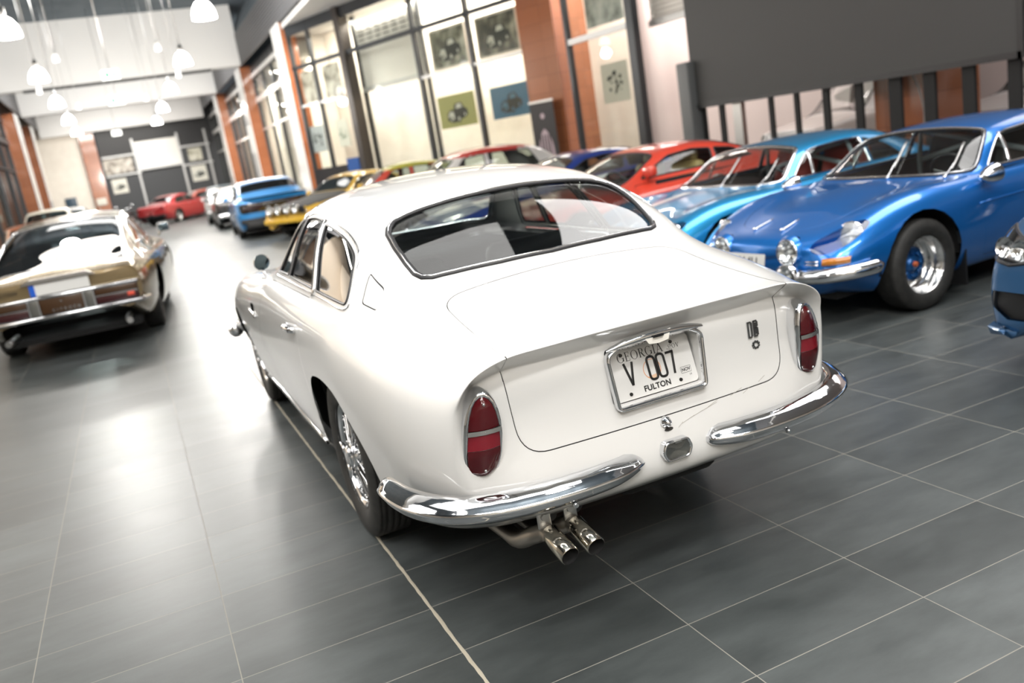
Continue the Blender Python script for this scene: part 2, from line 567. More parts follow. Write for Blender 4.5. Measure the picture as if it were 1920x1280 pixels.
# ------------------------------------------------------------------ the white coupe
WHITE = mat('white_paint', (.78, .775, .76), .32, 0, 1., .04)
HERO_LEVEL = 4
def white_coupe():
    root = empty('classic_coupe', (0, YA, 0), 0, 'white fastback coupe with chrome bumpers and wire wheels in the middle of the floor', 'car')
    st = []
    def S(y, *p): st.append([(a, y, z) for a, z in p])
    S(-1.06, (.50, .35), (.585, .385), (.665, .46), (.69, .62), (.68, .76), (.63, .842), (.53, .884), (.43, .892), (.32, .895), (.21, .897), (.10, .898), (0, .898))
    S(-.85, (.56, .28), (.645, .315), (.715, .45), (.745, .62), (.742, .77), (.695, .858), (.575, .912), (.45, .923), (.33, .928), (.22, .931), (.11, .932), (0, .932))
    S(-.60, (.60, .24), (.685, .275), (.735, .44), (.772, .62), (.772, .78), (.730, .880), (.62, .945), (.50, .978), (.37, 1.0), (.25, 1.012), (.12, 1.02), (0, 1.022))
    S(-.38, (.64, .23), (.71, .265), (.75, .44), (.786, .63), (.788, .79), (.748, .893), (.675, .972), (.60, 1.058), (.48, 1.113), (.34, 1.138), (.17, 1.150), (0, 1.153))
    S(-.17, (.65, .22), (.725, .26), (.762, .44), (.793, .64), (.794, .80), (.755, .90), (.698, .968), (.648, 1.07), (.55, 1.178), (.40, 1.232), (.20, 1.259), (0, 1.266))
    S(.10, (.66, .22), (.735, .26), (.772, .44), (.800, .65), (.796, .81), (.757, .905), (.703, .96), (.65, 1.09), (.56, 1.222), (.42, 1.292), (.21, 1.327), (0, 1.335))
    S(.45, (.66, .22), (.742, .26), (.78, .44), (.808, .65), (.80, .82), (.757, .91), (.703, .962), (.645, 1.105), (.558, 1.245), (.42, 1.318), (.21, 1.350), (0, 1.358))
    S(.80, (.66, .22), (.745, .26), (.785, .44), (.812, .65), (.80, .825), (.757, .915), (.702, .966), (.64, 1.11), (.556, 1.245), (.415, 1.315), (.20, 1.348), (0, 1.355))
    S(1.12, (.66, .22), (.745, .26), (.785, .44), (.815, .65), (.80, .825), (.755, .918), (.70, .968), (.628, 1.095), (.535, 1.205), (.395, 1.26), (.20, 1.287), (0, 1.293))
    S(1.38, (.66, .22), (.745, .26), (.785, .44), (.818, .64), (.80, .82), (.755, .915), (.69, .962), (.605, 1.035), (.51, 1.088), (.38, 1.115), (.19, 1.132), (0, 1.138))
    S(1.65, (.66, .22), (.745, .26), (.785, .44), (.82, .64), (.803, .81), (.752, .900), (.66, .938), (.56, .950), (.45, .960), (.33, .968), (.17, .978), (0, .985))
    S(2.10, (.66, .22), (.75, .26), (.79, .44), (.822, .63), (.808, .785), (.745, .875), (.64, .898), (.52, .902), (.40, .915), (.28, .932), (.14, .950), (0, .955))
    S(2.585, (.64, .22), (.74, .26), (.785, .44), (.815, .60), (.80, .75), (.73, .840), (.62, .862), (.50, .866), (.38, .878), (.26, .892), (.13, .905), (0, .91))
    S(3.00, (.60, .24), (.70, .29), (.76, .43), (.785, .57), (.765, .69), (.70, .780), (.59, .80), (.47, .805), (.36, .815), (.24, .828), (.12, .840), (0, .845))
    S(3.30, (.50, .27), (.60, .32), (.67, .42), (.69, .52), (.675, .61), (.61, .685), (.51, .70), (.41, .705), (.31, .715), (.21, .73), (.10, .742), (0, .747))
    T = [(.45, -1.08, .36), (.54, -1.115, .40), (.62, -1.13, .47), (.652, -1.125, .62), (.643, -1.150, .762), (.592, -1.174, .842), (.495, -1.182, .878), (.40, -1.184, .8835), (.30, -1.185, .885), (.20, -1.186, .886), (.10, -1.186, .886), (0, -1.187, .886)]
    body_g = [T] + st
    zs = [.40, .47, .62, .755, .808, .833]
    yc = [1.185, 1.198, 1.162, 1.150, 1.143, 1.140]
    xs = [.50, .575, .605, .595, .565, .475]
    cols = [1, .82, .62, .42, .21, 0]
    pan = []
    for i in range(6):
        pan.append([(xs[i] * c, -yc[i] + .10 * (xs[i] * c) ** 2 + (.02 if i < 2 and c == 1 else 0), zs[i]) for c in cols])
    # join tail ring to panel
    ring = T[1:]
    pe = [r[0] for r in pan] + pan[-1][1:]
    skirt = [[(x, y, z) for x, y, z in pan[0]], [(x * .97, y + .05, z - .035) for x, y, z in pan[0]]]
    N = [(.40, 3.36, .30), (.48, 3.40, .34), (.54, 3.42, .42), (.55, 3.43, .50), (.53, 3.42, .57), (.49, 3.40, .63), (.42, 3.41, .648), (.34, 3.42, .655), (.26, 3.43, .665), (.17, 3.44, .675), (.08, 3.445, .68), (0, 3.45, .68)]
    N2 = [(x * .02 if x else 0, 3.46, .50 + (z - .5) * .3) for x, y, z in N]
    sh = Shell([body_g + [N, N2], [ring, pe], pan, [[T[1], pan[0][0]], [T[0], skirt[1][0]]], skirt], HERO_LEVEL, 3,
               creases=[(T[4:], .55), ([r[0] for r in pan][2:] + pan[-1][1:], .45), (pan[0], .3)])
    lat = lambda sx: (lambda c, n: c.x * sx > .42)
    up = lambda c, n: n.z > .02 and c.z > .6
    rear = lambda c, n: n.y < -.35 and c.y < -1.0
    # wheel openings
    def arch(yc, r, flat, zc=.30, n=44):
        P = []
        for k in range(n):
            a = 2 * pi * k / n; h = r * sin(a)
            P.append((yc + r * cos(a), zc + (flat + (h - flat) * .5 if h > flat else h)))
        return P
    for sx in (1, -1):
        c1 = lambda c, n, sx=sx: c.x * sx > .5 and c.z < .85
        for y0, r in ((-.02, .40), (2.585, .38)):
            sh.delete(sh.cut(arch(y0, r, .35), 0, c1))
    glass = {}
    # rear window
    rh = [(0, -.567), (.2, -.556), (.36, -.537), (.44, -.522), (.475, -.502), (.492, -.470), (.500, -.41), (.503, -.32), (.497, -.235), (.480, -.195), (.447, -.168), (.40, -.158), (.33, -.155), (.16, -.157), (0, -.158)]
    rw = inset(convex(rh + [(-x, y) for x, y in rh]), .012)
    rwin = convex(rw)
    f = sh.cut(rwin, 2, up); sh_rw = f
    g = sh.take(f, 'rear_window', GLASS, root, shift=-.004)
    strip(sh, rwin, 2, 1, .024, .008, 'rubber_seal', SEAL, g)
    strip(sh, rwin, 2, 1, .007, .006, 'chrome_trim', CHROME, g, off=.0, lift=.005)
    # windscreen
    ws = rpoly([(-.60, 1.47), (.60, 1.47), (.50, 1.02), (-.50, 1.02)], .08)
    ws = convex(dens([(x, y + .09 * (1 - (x / .6) ** 2) if y > 1.3 else y - .02 * (1 - (x / .5) ** 2)) for x, y in dens(ws, .06)], .06))
    g = sh.take(sh.cut(ws, 2, up), 'windscreen', GLASS, root, shift=-.004)
    strip(sh, ws, 2, 1, .03, .010, 'chrome_trim', CHROME, g)
    # side windows: quarter light, door glass, front vent glass
    qw = rpoly([(.240, .975), (.362, 1.222), (.12, 1.200), (-.06, 1.168), (-.19, 1.122), (-.248, 1.04), (-.262, .972)], [.006, .008, .15, .1, .05, .05, .025])
    dw = rpoly([(.325, .977), (.86, .985), (.815, 1.12), (.77, 1.238), (.62, 1.246), (.452, 1.236)], [.006, .01, .04, .01, .1, .008])
    vw = rpoly([(.905, .988), (1.17, .985), (1.09, 1.09), (.97, 1.20), (.83, 1.235)], [.01, .02, .1, .05, .01])
    for sx in (-1, 1):
        sd = lambda c, n, sx=sx: c.x * sx > .45 and c.z > .93
        for nm, pl in (('quarter_window', qw), ('side_window', dw), ('vent_window', vw)):
            pl = convex(pl)
            g = sh.take(sh.cut(pl, 0, sd), nm, SIDEGLASS, root, shift=-.004)
            strip(sh, pl, 0, sx, .010, .005, 'window_seal', SEAL, g)
        # chrome belt and roof mouldings around the whole glasshouse
        ol = [(1.20, .968), (.8, .966), (.32, .960), (-.02, .958), (-.275, .958), (-.282, 1.0), (-.262, 1.055), (-.20, 1.132), (-.06, 1.184), (.12, 1.215), (.40, 1.242), (.62, 1.258), (.80, 1.25), (.98, 1.212), (1.11, 1.10), (1.20, .985)]
        strip(sh, [tuple(p)[:2] for p in catmull([V((*p, 0)) for p in ol], 3, True)], 0, sx, .007, .006, 'window_moulding', CHROME, root)
        mp = MB()
        hs = sh.proj([(.275 + .135 * k / 8, .95 + .285 * k / 8) for k in range(9)], 0, sx)
        mp.tube([p for p, n in hs], 1., nrm=[n for p, n in hs], sec=[(-.015, -.002), (-.015, .004), (-.005, .007), (.005, .007), (.015, .004), (.015, -.002)])
        mp.build('centre_pillar', CHROME, root)
        # doors
        dr = convex(rpoly([(.305, .945), (1.28, .945), (1.40, .78), (1.50, .62), (1.54, .50), (1.50, .31), (.42, .31), (.312, .60)], [.02, .06, .2, .15, .1, .08, .08, .2]))
        sh_d = sh.gap(dr, .0035, 0, lambda c, n, sx=sx: c.x * sx > .6 and c.z < .96, 'door', WHITE, root)
        h = MB(); hp = sh.proj([(.36 + .17 * k / 6, .818) for k in range(7)], 0, sx)
        h.tube([p + n * (.006 + .022 * sin(pi * k / 6)) for k, (p, n) in enumerate(hp)], [.008, .011, .012, .012, .012, .011, .010], n=10)
        p, n = hp[0]; h.cyl(p - n * .01, p + n * .03, .015, .012, 14)
        p, n = hp[6]; h.cyl(p - n * .01, p + n * .012, .012, .012, 12)
        h.build('door_handle', CHROME, sh_d)
        # side air vent with chrome strip
        vp = rpoly([(1.60, .715), (1.70, .715), (1.74, .79), (1.60, .79)], .02)
        v = sh.take(sh.cut(convex(vp), 0, lambda c, n, sx=sx: c.x * sx > .6), 'side_vent', BLACK, root, shift=-.012)
        hs = sh.proj([(1.53 + .27 * k / 8, .735 + .002 * k) for k in range(9)], 0, sx)
        mb = MB(); mb.tube([p + n * .004 for p, n in hs], [.003, .008, .010, .010, .009, .008, .007, .006, .003], n=8); mb.build('chrome_spear', CHROME, v)
        # sill trim
        hs = sh.proj([(.46 + 1.68 * k / 10, .272) for k in range(11)], 0, sx)
        mb = MB(); mb.tube([p for p, n in hs], .010, n=8); mb.build('sill_trim', CHROME, root)
    # fuel flaps on both rear pillars
    for sx in (-1, 1):
        ff = [(-.335, 1.076), (-.440, 1.027), (-.487, .965), (-.383, .984)]
        hh = sh.gap(convex(rpoly(ff, .015)), .003, 0, lambda c, n, sx=sx: c.x * sx > .45 and c.z > .9, 'fuel_flap', WHITE, root, thick=.006)
    PLH = convex(rpoly([(-.165, .645), (.165, .645), (.165, .815), (-.165, .815)], .016))
    # boot lid: top part and tail part are one panel with a bend
    b1 = convex(rpoly([(-.462, -.626), (.462, -.626), (.490, -1.3), (-.490, -1.3)], [.085, .085, .0, .0], 8))
    top = lambda c, n: c.z > .80 and (n.z > .25 or (n.y < 0 and c.y < -1.10 and n.z > -.95)) and c.y < -.5
    b2 = convex(rpoly([(-.47, .575), (.47, .575), (.487, .905), (-.487, .905)], [.085, .085, .0, .0], 8))
    tail = lambda c, n: c.y < -1.10 and c.z < .86
    F1 = sh.cut(b1, 2, top); F2 = sh.cut(b2, 1, tail)
    s1 = inset(b1, .0032); s2 = inset(b2, .0032)
    sh.cut([p for p in s1], 2, top); sh.cut([p for p in s2], 1, tail)
    sh.delete(sh.cut(PLH, 1, tail))
    lid = []; ring = []
    for fc in sh.bm.faces:
        c = fc.calc_center_median(); n = fc.normal
        if c.y > -.6: continue
        if c.z < .836 and tail(c, n) and inpoly((c.x, c.z), b2):
            (lid if inpoly((c.x, c.z), s2) else ring).append(fc)
        elif c.z >= .836 and c.y < -1.08 and abs(c.x) < .49 and inpoly((c.x, c.y), b1):
            (lid if abs(c.x) < interp([(-1.3, .4868), (-.6, .4580)], c.y) else ring).append(fc)
        elif top(c, n) and inpoly((c.x, c.y), b1):
            (lid if inpoly((c.x, c.y), s1) else ring).append(fc)
    bl = sh.take(lid, 'boot_lid', WHITE, root, thick=.010)
    sh.take(ring, 'seam', SEAL, bl, shift=-.005)
    sh.body('body', WHITE, root)
    # inner faces: floor pan, wheel housings, cabin
    ub = MB()
    ub.box(-.60, .60, -.55, 3.2, .22, .26)
    ub.box(-.52, .52, -1.06, -.55, .37, .50)
    ub.rbox(-.16, .22, -1.12, -.60, .325, .42, .05)
    for sx in (-1, 1):
        for y0 in (0, 2.585):
            pr = [(.41, .52 * sx), (.41, .79 * sx)]
            vs = []; K = 20
            for k in range(K + 1):
                a = .02 + (pi - .04) * k / K
                vs.append([(sx * x, y0 + .40 * cos(a), .30 + .40 * sin(a)) for x in (.50, .60, .66, .69 + .085 * max(0, sin(a)))])
            ub.grid(vs)
            ub.add([(sx * .50, y0 + .40 * cos(.02 + (pi - .04) * k / K), .30 + .40 * sin(.02 + (pi - .04) * k / K)) for k in range(K + 1)], [tuple(range(K + 1))])
    ub.build('underbody', DARK, root)
    for x, y in ((-.668, 0), (-.668, 2.585), (.668, 0), (.668, 2.585)):
        wheel_wire(root, x, y, -1 if x < 0 else 1)
    # ---------------- lights
    RED = mat('red_lens', (.075, .004, .007), .14, 0, .6, .03); RED2 = mat('red_reflector', (.22, .012, .022), .18, 0, .6)
    for sx in (-1, 1):
        t = empty('tail_light'); t.parent = root
        def lo(w0, w1, h0, h1, n=22):
            # egg-shaped outline: narrow round top, squarish bottom; local coords (side, up)
            L = []
            for k in range(n):
                a = 2 * pi * k / n
                c, s_ = cos(a), sin(a)
                e = .62 if s_ < 0 else .92
                X = (abs(c) ** e) * (1 if c > 0 else -1)
                Y = (abs(s_) ** (e if s_ < 0 else .9)) * (1 if s_ > 0 else -1)
                wd = lerp(w1, w0, (Y + 1) / 2)
                L.append((X * wd, h0 + (h1 - h0) * (Y + 1) / 2))
            return L
        cx, cz = .578 * sx, .672
        def at(u, v, d):
            # plane of the lamp: leans a little, faces back and slightly outwards
            z = .672 + v
            y = interp([(-.14, -1.095), (-.05, -1.120), (.05, -1.128), (.14, -1.128)], v) + .10 * (cx + u * sx) ** 2 * 0
            return V((cx + u * sx * 1.0 - .012 * v * sx / .12, y - d + .22 * u, z))
        base = lo(.054, .062, -.132, .136); mid = lo(.048, .055, -.124, .126); lens = lo(.042, .049, -.116, .115)
        m = MB()
        m.grid([[at(u, v, -.03) for u, v in base] + [at(*base[0], -.03)], [at(u, v, .012) for u, v in base] + [at(*base[0], .012)], [at(u, v, .034 if v > -.05 else .026) for u, v in mid] + [at(*mid[0], .034)], [at(u, v, .036 if v > -.05 else .028) for u, v in lens] + [at(*lens[0], .036)], [at(u * .98, v * .98, .02) for u, v in lens] + [at(lens[0][0] * .98, lens[0][1] * .98, .02)]])
        m.build('bezel', CHROME, t)
        for nm, za, zb, mt in (('red_lens', .024, .13, RED), ('reflector', -.034, .012, RED2), ('red_lens', -.13, -.035, RED)):
            m = MB(); rows = []
            for j in range(13):
                v = lerp(max(za, -.1145), min(zb, .1135), j / 12)
                # half width of outline at v
                us = [u for u, w in dens(lens, .004) if abs(w - v) < .004]
                hw = max([abs(u) for u in us] or [.01])
                rows.append([at(hw * q, v, .030 + .016 * (1 - q * q) * min(1, hw / .03)) for q in (-1, -.8, -.4, 0, .4, .8, 1)])
            m.grid(rows); lo_ = m.build(nm, mt, t)
            if nm == 'reflector': lo_['label'] = 'brighter red square reflector'
        m = MB(); m.grid([[at(u, v, .050 - .010 * abs(u / .045) ** 2) for u in (-.046, -.025, 0, .025, .046)] for v in (.011, .024)])
        m.build('chrome_bar', mat('satin_metal', (.62, .62, .6), .3, .9), t)
        m = MB()
        for v in (.096, .017, -.098):
            m.ball(at(0, v, .046), .0045, 8, 5)
        m.build('screws', CHROME, t)
    # number plate recess with chrome surround
    pc = V((0, -1.158, .732))
    hs0 = [(0, -1.158)]
    def py(z): return interp([(.60, -1.164), (.83, -1.142)], z)
    pf = empty('plate_surround'); pf.parent = root
    W2, Zb, Zt = .172, .626, .812
    out = rpoly([(-W2 + .012, Zb), (W2 - .012, Zb), (W2, Zt - .012), (.10, Zt + .022), (-.10, Zt + .022), (-W2, Zt - .012)], [.022, .022, .022, .05, .05, .022], 5)
    inn = inset(out, .013)
    m = MB()
    def ringp(pl, d): return [V((x, py(z) - d, z)) for x, z in pl] + [V((pl[0][0], py(pl[0][1]) - d, pl[0][1]))]
    m.grid([ringp(out, -.01), ringp(out, .012), ringp(inset(out, .004), .019), ringp(inset(out, .009), .019), ringp(inn, .012), ringp(inn, .0)])
    m.build('chrome_frame', CHROME, pf)
    m = MB(); m.grid([ringp(inn, .0), ringp(inn, -.062)]); m.build('recess_wall', WHITE, pf)
    # hood over the top of the plate
    m = MB(); rows = []
    for j in range(9):
        a = j / 8
        rows.append([V((x, py(.8) - .010 - .024 * sin(a * pi * .85) * (1 - .55 * (x / W2) ** 2),   .808 + .003 * a + (.034 - .026 * abs(x / W2) ** 2.2) * a)) for x in [W2 * .985 * (k / 10 - 1) for k in range(21)]])
    m.grid(rows); m.build('lamp_hood', CHROME, pf)
    m = MB()
    m.grid([[V((x, py(.8) - .037 + .004 * j, .811 + .014 * j - .006 * (1 - abs(x) / .05))) for x in (-.034 - .008 * j, 0, .034 + .008 * j)] for j in range(3)])
    m.build('winged_badge', mat('badge_white', (.72, .70, .64), .3, .0, .5), pf)
    m = MB(); m.box(-.018, .018, py(.8) - .0395, py(.8) - .036, .824, .831); m.build('badge_lettering', BLACK, pf)
    m = MB()
    m.add([(x, py(z) + .062, z) for x, z in inn], [tuple(range(len(inn)))], False)
    m.build('recess', WHITE, pf)
    # the plate (mounted off-centre)
    pl = empty('number_plate'); pl.parent = root; pl.location = (-.003, py(.72) + .030, .718)
    pl.rotation_euler = (pi / 2 - .30, 0, 0)
    m = MB(); rr_ = rrect(.305, .152, .014)
    m.prism(rr_, -.0006, .0006, ax=2); m.build('plate', noise_mat('plate_white', (.66, .655, .64), (.74, .735, .72), 9, .3), pl)
    INK = mat('black_ink', (.012, .012, .012), .4)
    def lay(me, x, y, m, nm, p=pl, z=.0008):
        me.materials.clear(); me.materials.append(m)
        o = bpy.data.objects.new(nm, me); link(o, p); o.location = (x, y, z); return o
    lay(serif_text('GEORGIA', .038), -.022, .052, INK, 'state_lettering')
    lay(serif_text('.gov', .029), .094, .050, INK, 'state_lettering')
    mb = MB(); num_glyphs(mb); mb.build('plate_lettering', INK, pl, fix=False)
    lay(text_mesh('FULTON', .024, ext=.0002, offset=.0008, space=1.05), .006, -.057, INK, 'county_lettering')
    lay(text_mesh('NOV', .014, ext=.0002, offset=.0003), .116, -.034, INK, 'month_sticker')
    lay(text_mesh('14', .009, ext=.0002), .128, -.052, INK, 'year_sticker')
    mb = MB(); mb.tube([(x + .116, y - .034, .0009) for x, y in rrect(.036, .019, .001, 1)], .0005, n=4, closed=True)
    mb.build('sticker_outline', INK, pl)
    mb = MB()
    R = [(.031 * cos(2 * pi * k / 40), .031 * sin(2 * pi * k / 40) - .004) for k in range(40)]
    mb.grid([[(x * s + .003, y * s, .0007) for x, y in R + R[:1]] for s in (.93, 1.0)])
    mb.build('peach_outline', mat('peach_orange', (.72, .30, .12), .5), pl)
    mb = MB()
    mb.add([(.003 + .030 * cos(t), -.004 + .030 * sin(t), .00065) for t in [-2.4 + 1.9 * k / 12 for k in range(13)]], [tuple(range(13))], False)
    mb.build('peach_shade', mat('peach_pale', (.75, .52, .36), .5), pl)
    mb = MB()
    for (x, y) in ((-.089, .060), (.089, .060), (-.089, -.060), (.089, -.060)):
        mb.cyl((x, y, 0), (x, y, .004), .006, .005, 12)
    mb.build('plate_bolts', mat('dark_bolt', (.05, .05, .05), .35, .9), pl)
    # model badge
    bd = empty('boot_badge'); bd.parent = root
    hb = sh.bvh.ray_cast(V((.374, -3, .752)), V((0, 1, 0)))
    bd.location = hb[0] + V((0, -.002, 0)); bd.rotation_euler = (pi / 2 - .05, 0, .06)
    mb = MB()
    def bar(a, b, w=.0045): mb.tube([(a[0], a[1], .002), (b[0], b[1], .002)], 1., sec=[(-w / 2, -.002), (-w / 2, .002), (w / 2, .002), (w / 2, -.002)], nrm=[(0, 0, 1)] * 2)
    bar((-.020, .026), (-.020, -.026)); bar((-.020, .024), (-.008, .024)); bar((-.020, -.024), (-.008, -.024)); bar((-.007, .022), (-.007, -.022))
    bar((.003, .026), (.003, -.026)); bar((.003, .024), (.016, .024)); bar((.017, .022), (.017, .006)); bar((.003, .004), (.016, .004)); bar((.017, .002), (.017, -.022)); bar((.003, -.024), (.015, -.024)); bar((.010, .018), (.010, -.018), .003)
    mb.build('badge_letters', mat('badge_metal', (.25, .25, .26), .15, 1.), bd, fix=False)
    mb = MB()
    for k in range(9):
        a = 2 * pi * k / 9 + .3
        mb.ball((.004 + .013 * cos(a), -.052 + .011 * sin(a), .001), .0042, 6, 4, (1, 1, .5))
    mb.tube([(.004 + .009 * cos(t), -.052 + .008 * sin(t), .002) for t in [k * .4 for k in range(14)]], .0012, n=5)
    mb.build('badge_emblem', mat('badge_dark', (.12, .12, .12), .25, .9), bd)
    # boot lock, reversing lamp
    lk = empty('boot_lock'); lk.parent = root
    h0 = sh.bvh.ray_cast(V((-.010, -3, .560)), V((0, 1, 0)))[0]
    mb = MB(); mb.lathe([(.017, .004), (.018, -.004), (.016, -.010), (.011, -.013), (.010, -.022), (0, -.023)], h0, (0, 1, 0), 20)
    mb.ball(h0 + V((.0, -.018, -.002)), .010, 10, 6, (.7, .7, 1.1)); mb.build('chrome_button', CHROME, lk)
    rl = empty('reversing_lamp'); rl.parent = root
    h1 = sh.bvh.ray_cast(V((0, -3, .478)), V((0, 1, 0)))[0]
    rl.location = h1 + V((0, -.002, 0))
    o8 = rpoly([(-.038, -.029), (.038, -.029), (.052, 0), (.040, .029), (-.040, .029), (-.052, 0)], .010, 3)
    mb = MB(); cl = lambda p, s, y: [(x * s, y, z * s) for x, z in p + p[:1]]
    mb.grid([cl(o8, 1.06, .02), cl(o8, 1.06, -.014), cl(o8, 1.0, -.020), cl(o8, .90, -.020), cl(o8, .86, -.012)]); mb.build('housing', CHROME, rl)
    mb = MB(); mb.grid([cl(o8, .87, -.016), cl(o8, .6, -.021), cl(o8, .01, -.023)]); mb.build('clear_lens', LENS, rl)
    mb = MB(); mb.grid([cl(o8, .86, -.012), cl(o8, .5, -.005), cl(o8, .01, -.004)]); mb.build('reflector', mat('lamp_reflector', (.22, .22, .21), .25, .8), rl)
    mb = MB(); mb.box(-.012, .012, -.024, -.0, .024, .030); mb.build('clip', STEEL, rl)
    # scratches in the paint right of the lock
    m = MB(); rg = random.Random(5)
    for x0, z0, L in ((.045, .540, .05), (.07, .546, .06), (.115, .555, .07), (.15, .562, .04), (.24, .572, .05), (.29, .566, .03), (.36, .585, .03), (.03, .532, .02)):
        hs = sh.proj([(x0 + L * k / 6, z0 + .012 * k / 6) for k in range(7)], 1, -1)
        m.tube([p + n * .0005 for p, n in hs], 1., nrm=[n for p, n in hs], sec=[(-.0007, 0), (-.0004, .0003), (.0004, .0003), (.0007, 0)], caps=False)
    m.build('paint_scratches', mat('bare_scratch', (.42, .40, .36), .6), root)['kind'] = 'stuff'
    hs = sh.proj([(-.012 + .016 * cos(2 * pi * k / 10) + .008, .536 + .006 * sin(2 * pi * k / 10)) for k in range(10)], 1, -1)
    m = MB(); m.add([p + n * .0008 for p, n in hs], [tuple(range(10))], False); m.build('paint_chip', mat('paint_chip_dark', (.04, .038, .035), .7), root, fix=False)
    # bumpers: two halves
    BUMP = mat('worn_chrome', (.74, .75, .77), .06, 1.)
    nt = BUMP.node_tree; bu = nt.nodes.new('ShaderNodeBump'); tx = nt.nodes.new('ShaderNodeTexNoise'); co = nt.nodes.new('ShaderNodeTexCoord')
    tx.inputs['Scale'].default_value = 11; tx.inputs['Detail'].default_value = 1.5; bu.inputs['Strength'].default_value = .22; bu.inputs['Distance'].default_value = .012
    nt.links.new(co.outputs['Object'], tx.inputs['Vector']); nt.links.new(tx.outputs['Fac'], bu.inputs['Height']); nt.links.new(bu.outputs['Normal'], nt.nodes['Principled BSDF'].inputs['Normal'])
    for sx in (-1, 1):
        path = catmull([V(p) for p in [(.122, -1.180, .470), (.142, -1.198, .470), (.25, -1.228, .469), (.42, -1.226, .468), (.58, -1.192, .468), (.70, -1.125, .472), (.77, -1.02, .478), (.80, -.90, .486), (.806, -.82, .492), (.805, -.80, .493)]], 6)
        hh = [interp([(0, .004), (1, .020), (6, .034), (12, .042), (24, .045), (36, .045), (44, .036), (50, .022), (53, .012), (54, .003)], i) for i in range(len(path))]
        mb = MB(); ring = []
        for i, p in enumerate(path):
            a, b = path[max(0, i - 1)], path[min(len(path) - 1, i + 1)]
            t = (b - a).normalized(); n = t.cross(V((0, 0, 1))).normalized()
            if n.x * (p.x - .1) + n.y * (p.y + .6) < 0: n = -n
            hgt = hh[i]; dep = .055 * min(1, hgt / .04)
            row = []
            for k in range(15):
                q = -1 + 2 * k / 14
                o_ = dep * (1 - abs(q) ** 2.4) + (.008 * (1 - min(1, abs(q - .12) / .2)) if hgt > .03 else 0)
                row.append(V((p.x * sx, p.y, p.z)) + V((n.x * sx, n.y, 0)) * (o_ - .02) + V((0, 0, hgt * q)))
            row += [V((p.x * sx, p.y, p.z)) + V((n.x * sx, n.y, 0)) * (-.03) + V((0, 0, hgt * .8)), V((p.x * sx, p.y, p.z)) + V((n.x * sx, n.y, 0)) * (-.03) - V((0, 0, hgt * .8)), row[0]]
            ring.append(row)
        mb.grid(ring); bp = mb.build('rear_bumper', BUMP, root)
        mb = MB(); mb.cyl(V((.38 * sx, -1.250, .438)), V((.38 * sx, -1.262, .436)), .008, .007, 12); mb.build('bumper_bolt', CHROME, bp)
        fb = catmull([V(p) for p in [(.12, 3.50, .44), (.3, 3.50, .44), (.55, 3.42, .445), (.74, 3.20, .45), (.815, 2.98, .46), (.825, 2.93, .46)]], 5)
        mb = MB(); mb.tube([V((p.x * sx, p.y, p.z)) for p in fb], [.02] + [.05] * (len(fb) - 2) + [.01], n=12); mb.build('front_bumper', CHROME, root)
    # exhausts, left of centre
    for k, x in enumerate((-.430, -.345)):
        ex = empty('exhaust'); ex.parent = root
        P = [(x - .05, -.60, .25), (x - .05, -.92, .27), (x - .055, -1.04, .285), (x - .035, -1.11, .318), (x - .008, -1.14, .330), (x - .002, -1.17, .325)]
        mb = MB(); mb.tube(catmull(P, 4), .027, n=16); mb.build('exhaust_pipe', mat('exhaust_steel', (.38, .35, .31), .38, 1.), ex)
        mb = MB(); mb.lathe([(.026, 0), (.030, .004), (.0295, .115), (.027, .117)], (x, -1.15, .330), (.06, -1, -.30), 24)
        tp = mb.build('tail_pipe', mat('polished_steel', (.60, .56, .48), .12, 1.), ex)
        mb = MB(); mb.lathe([(.027, .117), (.026, .10), (.0, .05)], (x, -1.15, .330), (.06, -1, -.30), 24); mb.build('pipe_bore', DARK, tp)
        mb = MB(); mb.rbox(x - .028, x + .016, -1.150, -1.140, .325, .400, .008); mb.cyl((x - .008, -1.150, .382), (x - .008, -1.158, .382), .011, n=6); mb.build('bracket', STEEL, ex)
        mb = MB(); mb.cyl((x + .02, -1.10, .375), (x + .02, -1.135, .375), .022, n=16); mb.build('rubber_mount', BLACK, ex)
    # wing mirror
    mm = empty('wing_mirror'); mm.parent = root
    mp = sh.bvh.ray_cast(V((-.722, 1.52, 2)), V((0, 0, -1)))[0]
    c = mp + V((-.004, 0, .085))
    mb = MB(); mb.cyl(mp - V((0, 0, .01)), mp + V((0, .01, .06)), .009, .006, 10); mb.lathe([(.02, .006), (.018, 0), (0, -.002)], mp, (0, 0, 1), 14); mb.build('stalk', CHROME, mm)
    mb = MB(); mb.lathe([(.041, -.008), (.044, -.002), (.043, .010), (.034, .028), (.015, .038), (0, .04)], c, (.10, 1, -.06), 28); mb.build('mirror_shell', CHROME, mm)
    mb = MB(); mb.lathe([(.0412, -.006), (.02, -.0075), (0, -.008)], c, (.10, 1, -.06), 28); mb.build('mirror_glass', mat('mirror_glass', (.10, .14, .17), .02, 1.), mm)
    hero_cabin(root)
    return root, sh

def convex(poly):
    """convex hull, counter-clockwise"""
    p = sorted(set((round(a, 5), round(b, 5)) for a, b in poly))
    def half(pts):
        h = []
        for q in pts:
            while len(h) > 1 and (h[-1][0] - h[-2][0]) * (q[1] - h[-2][1]) - (h[-1][1] - h[-2][1]) * (q[0] - h[-2][0]) <= 1e-9: h.pop()
            h.append(q)
        return h
    a, b = half(p), half(p[::-1])
    r = a[:-1] + b[:-1]; q = []
    for p in r:
        if not q or (abs(p[0] - q[-1][0]) + abs(p[1] - q[-1][1]) > .0015): q.append(p)
    return q

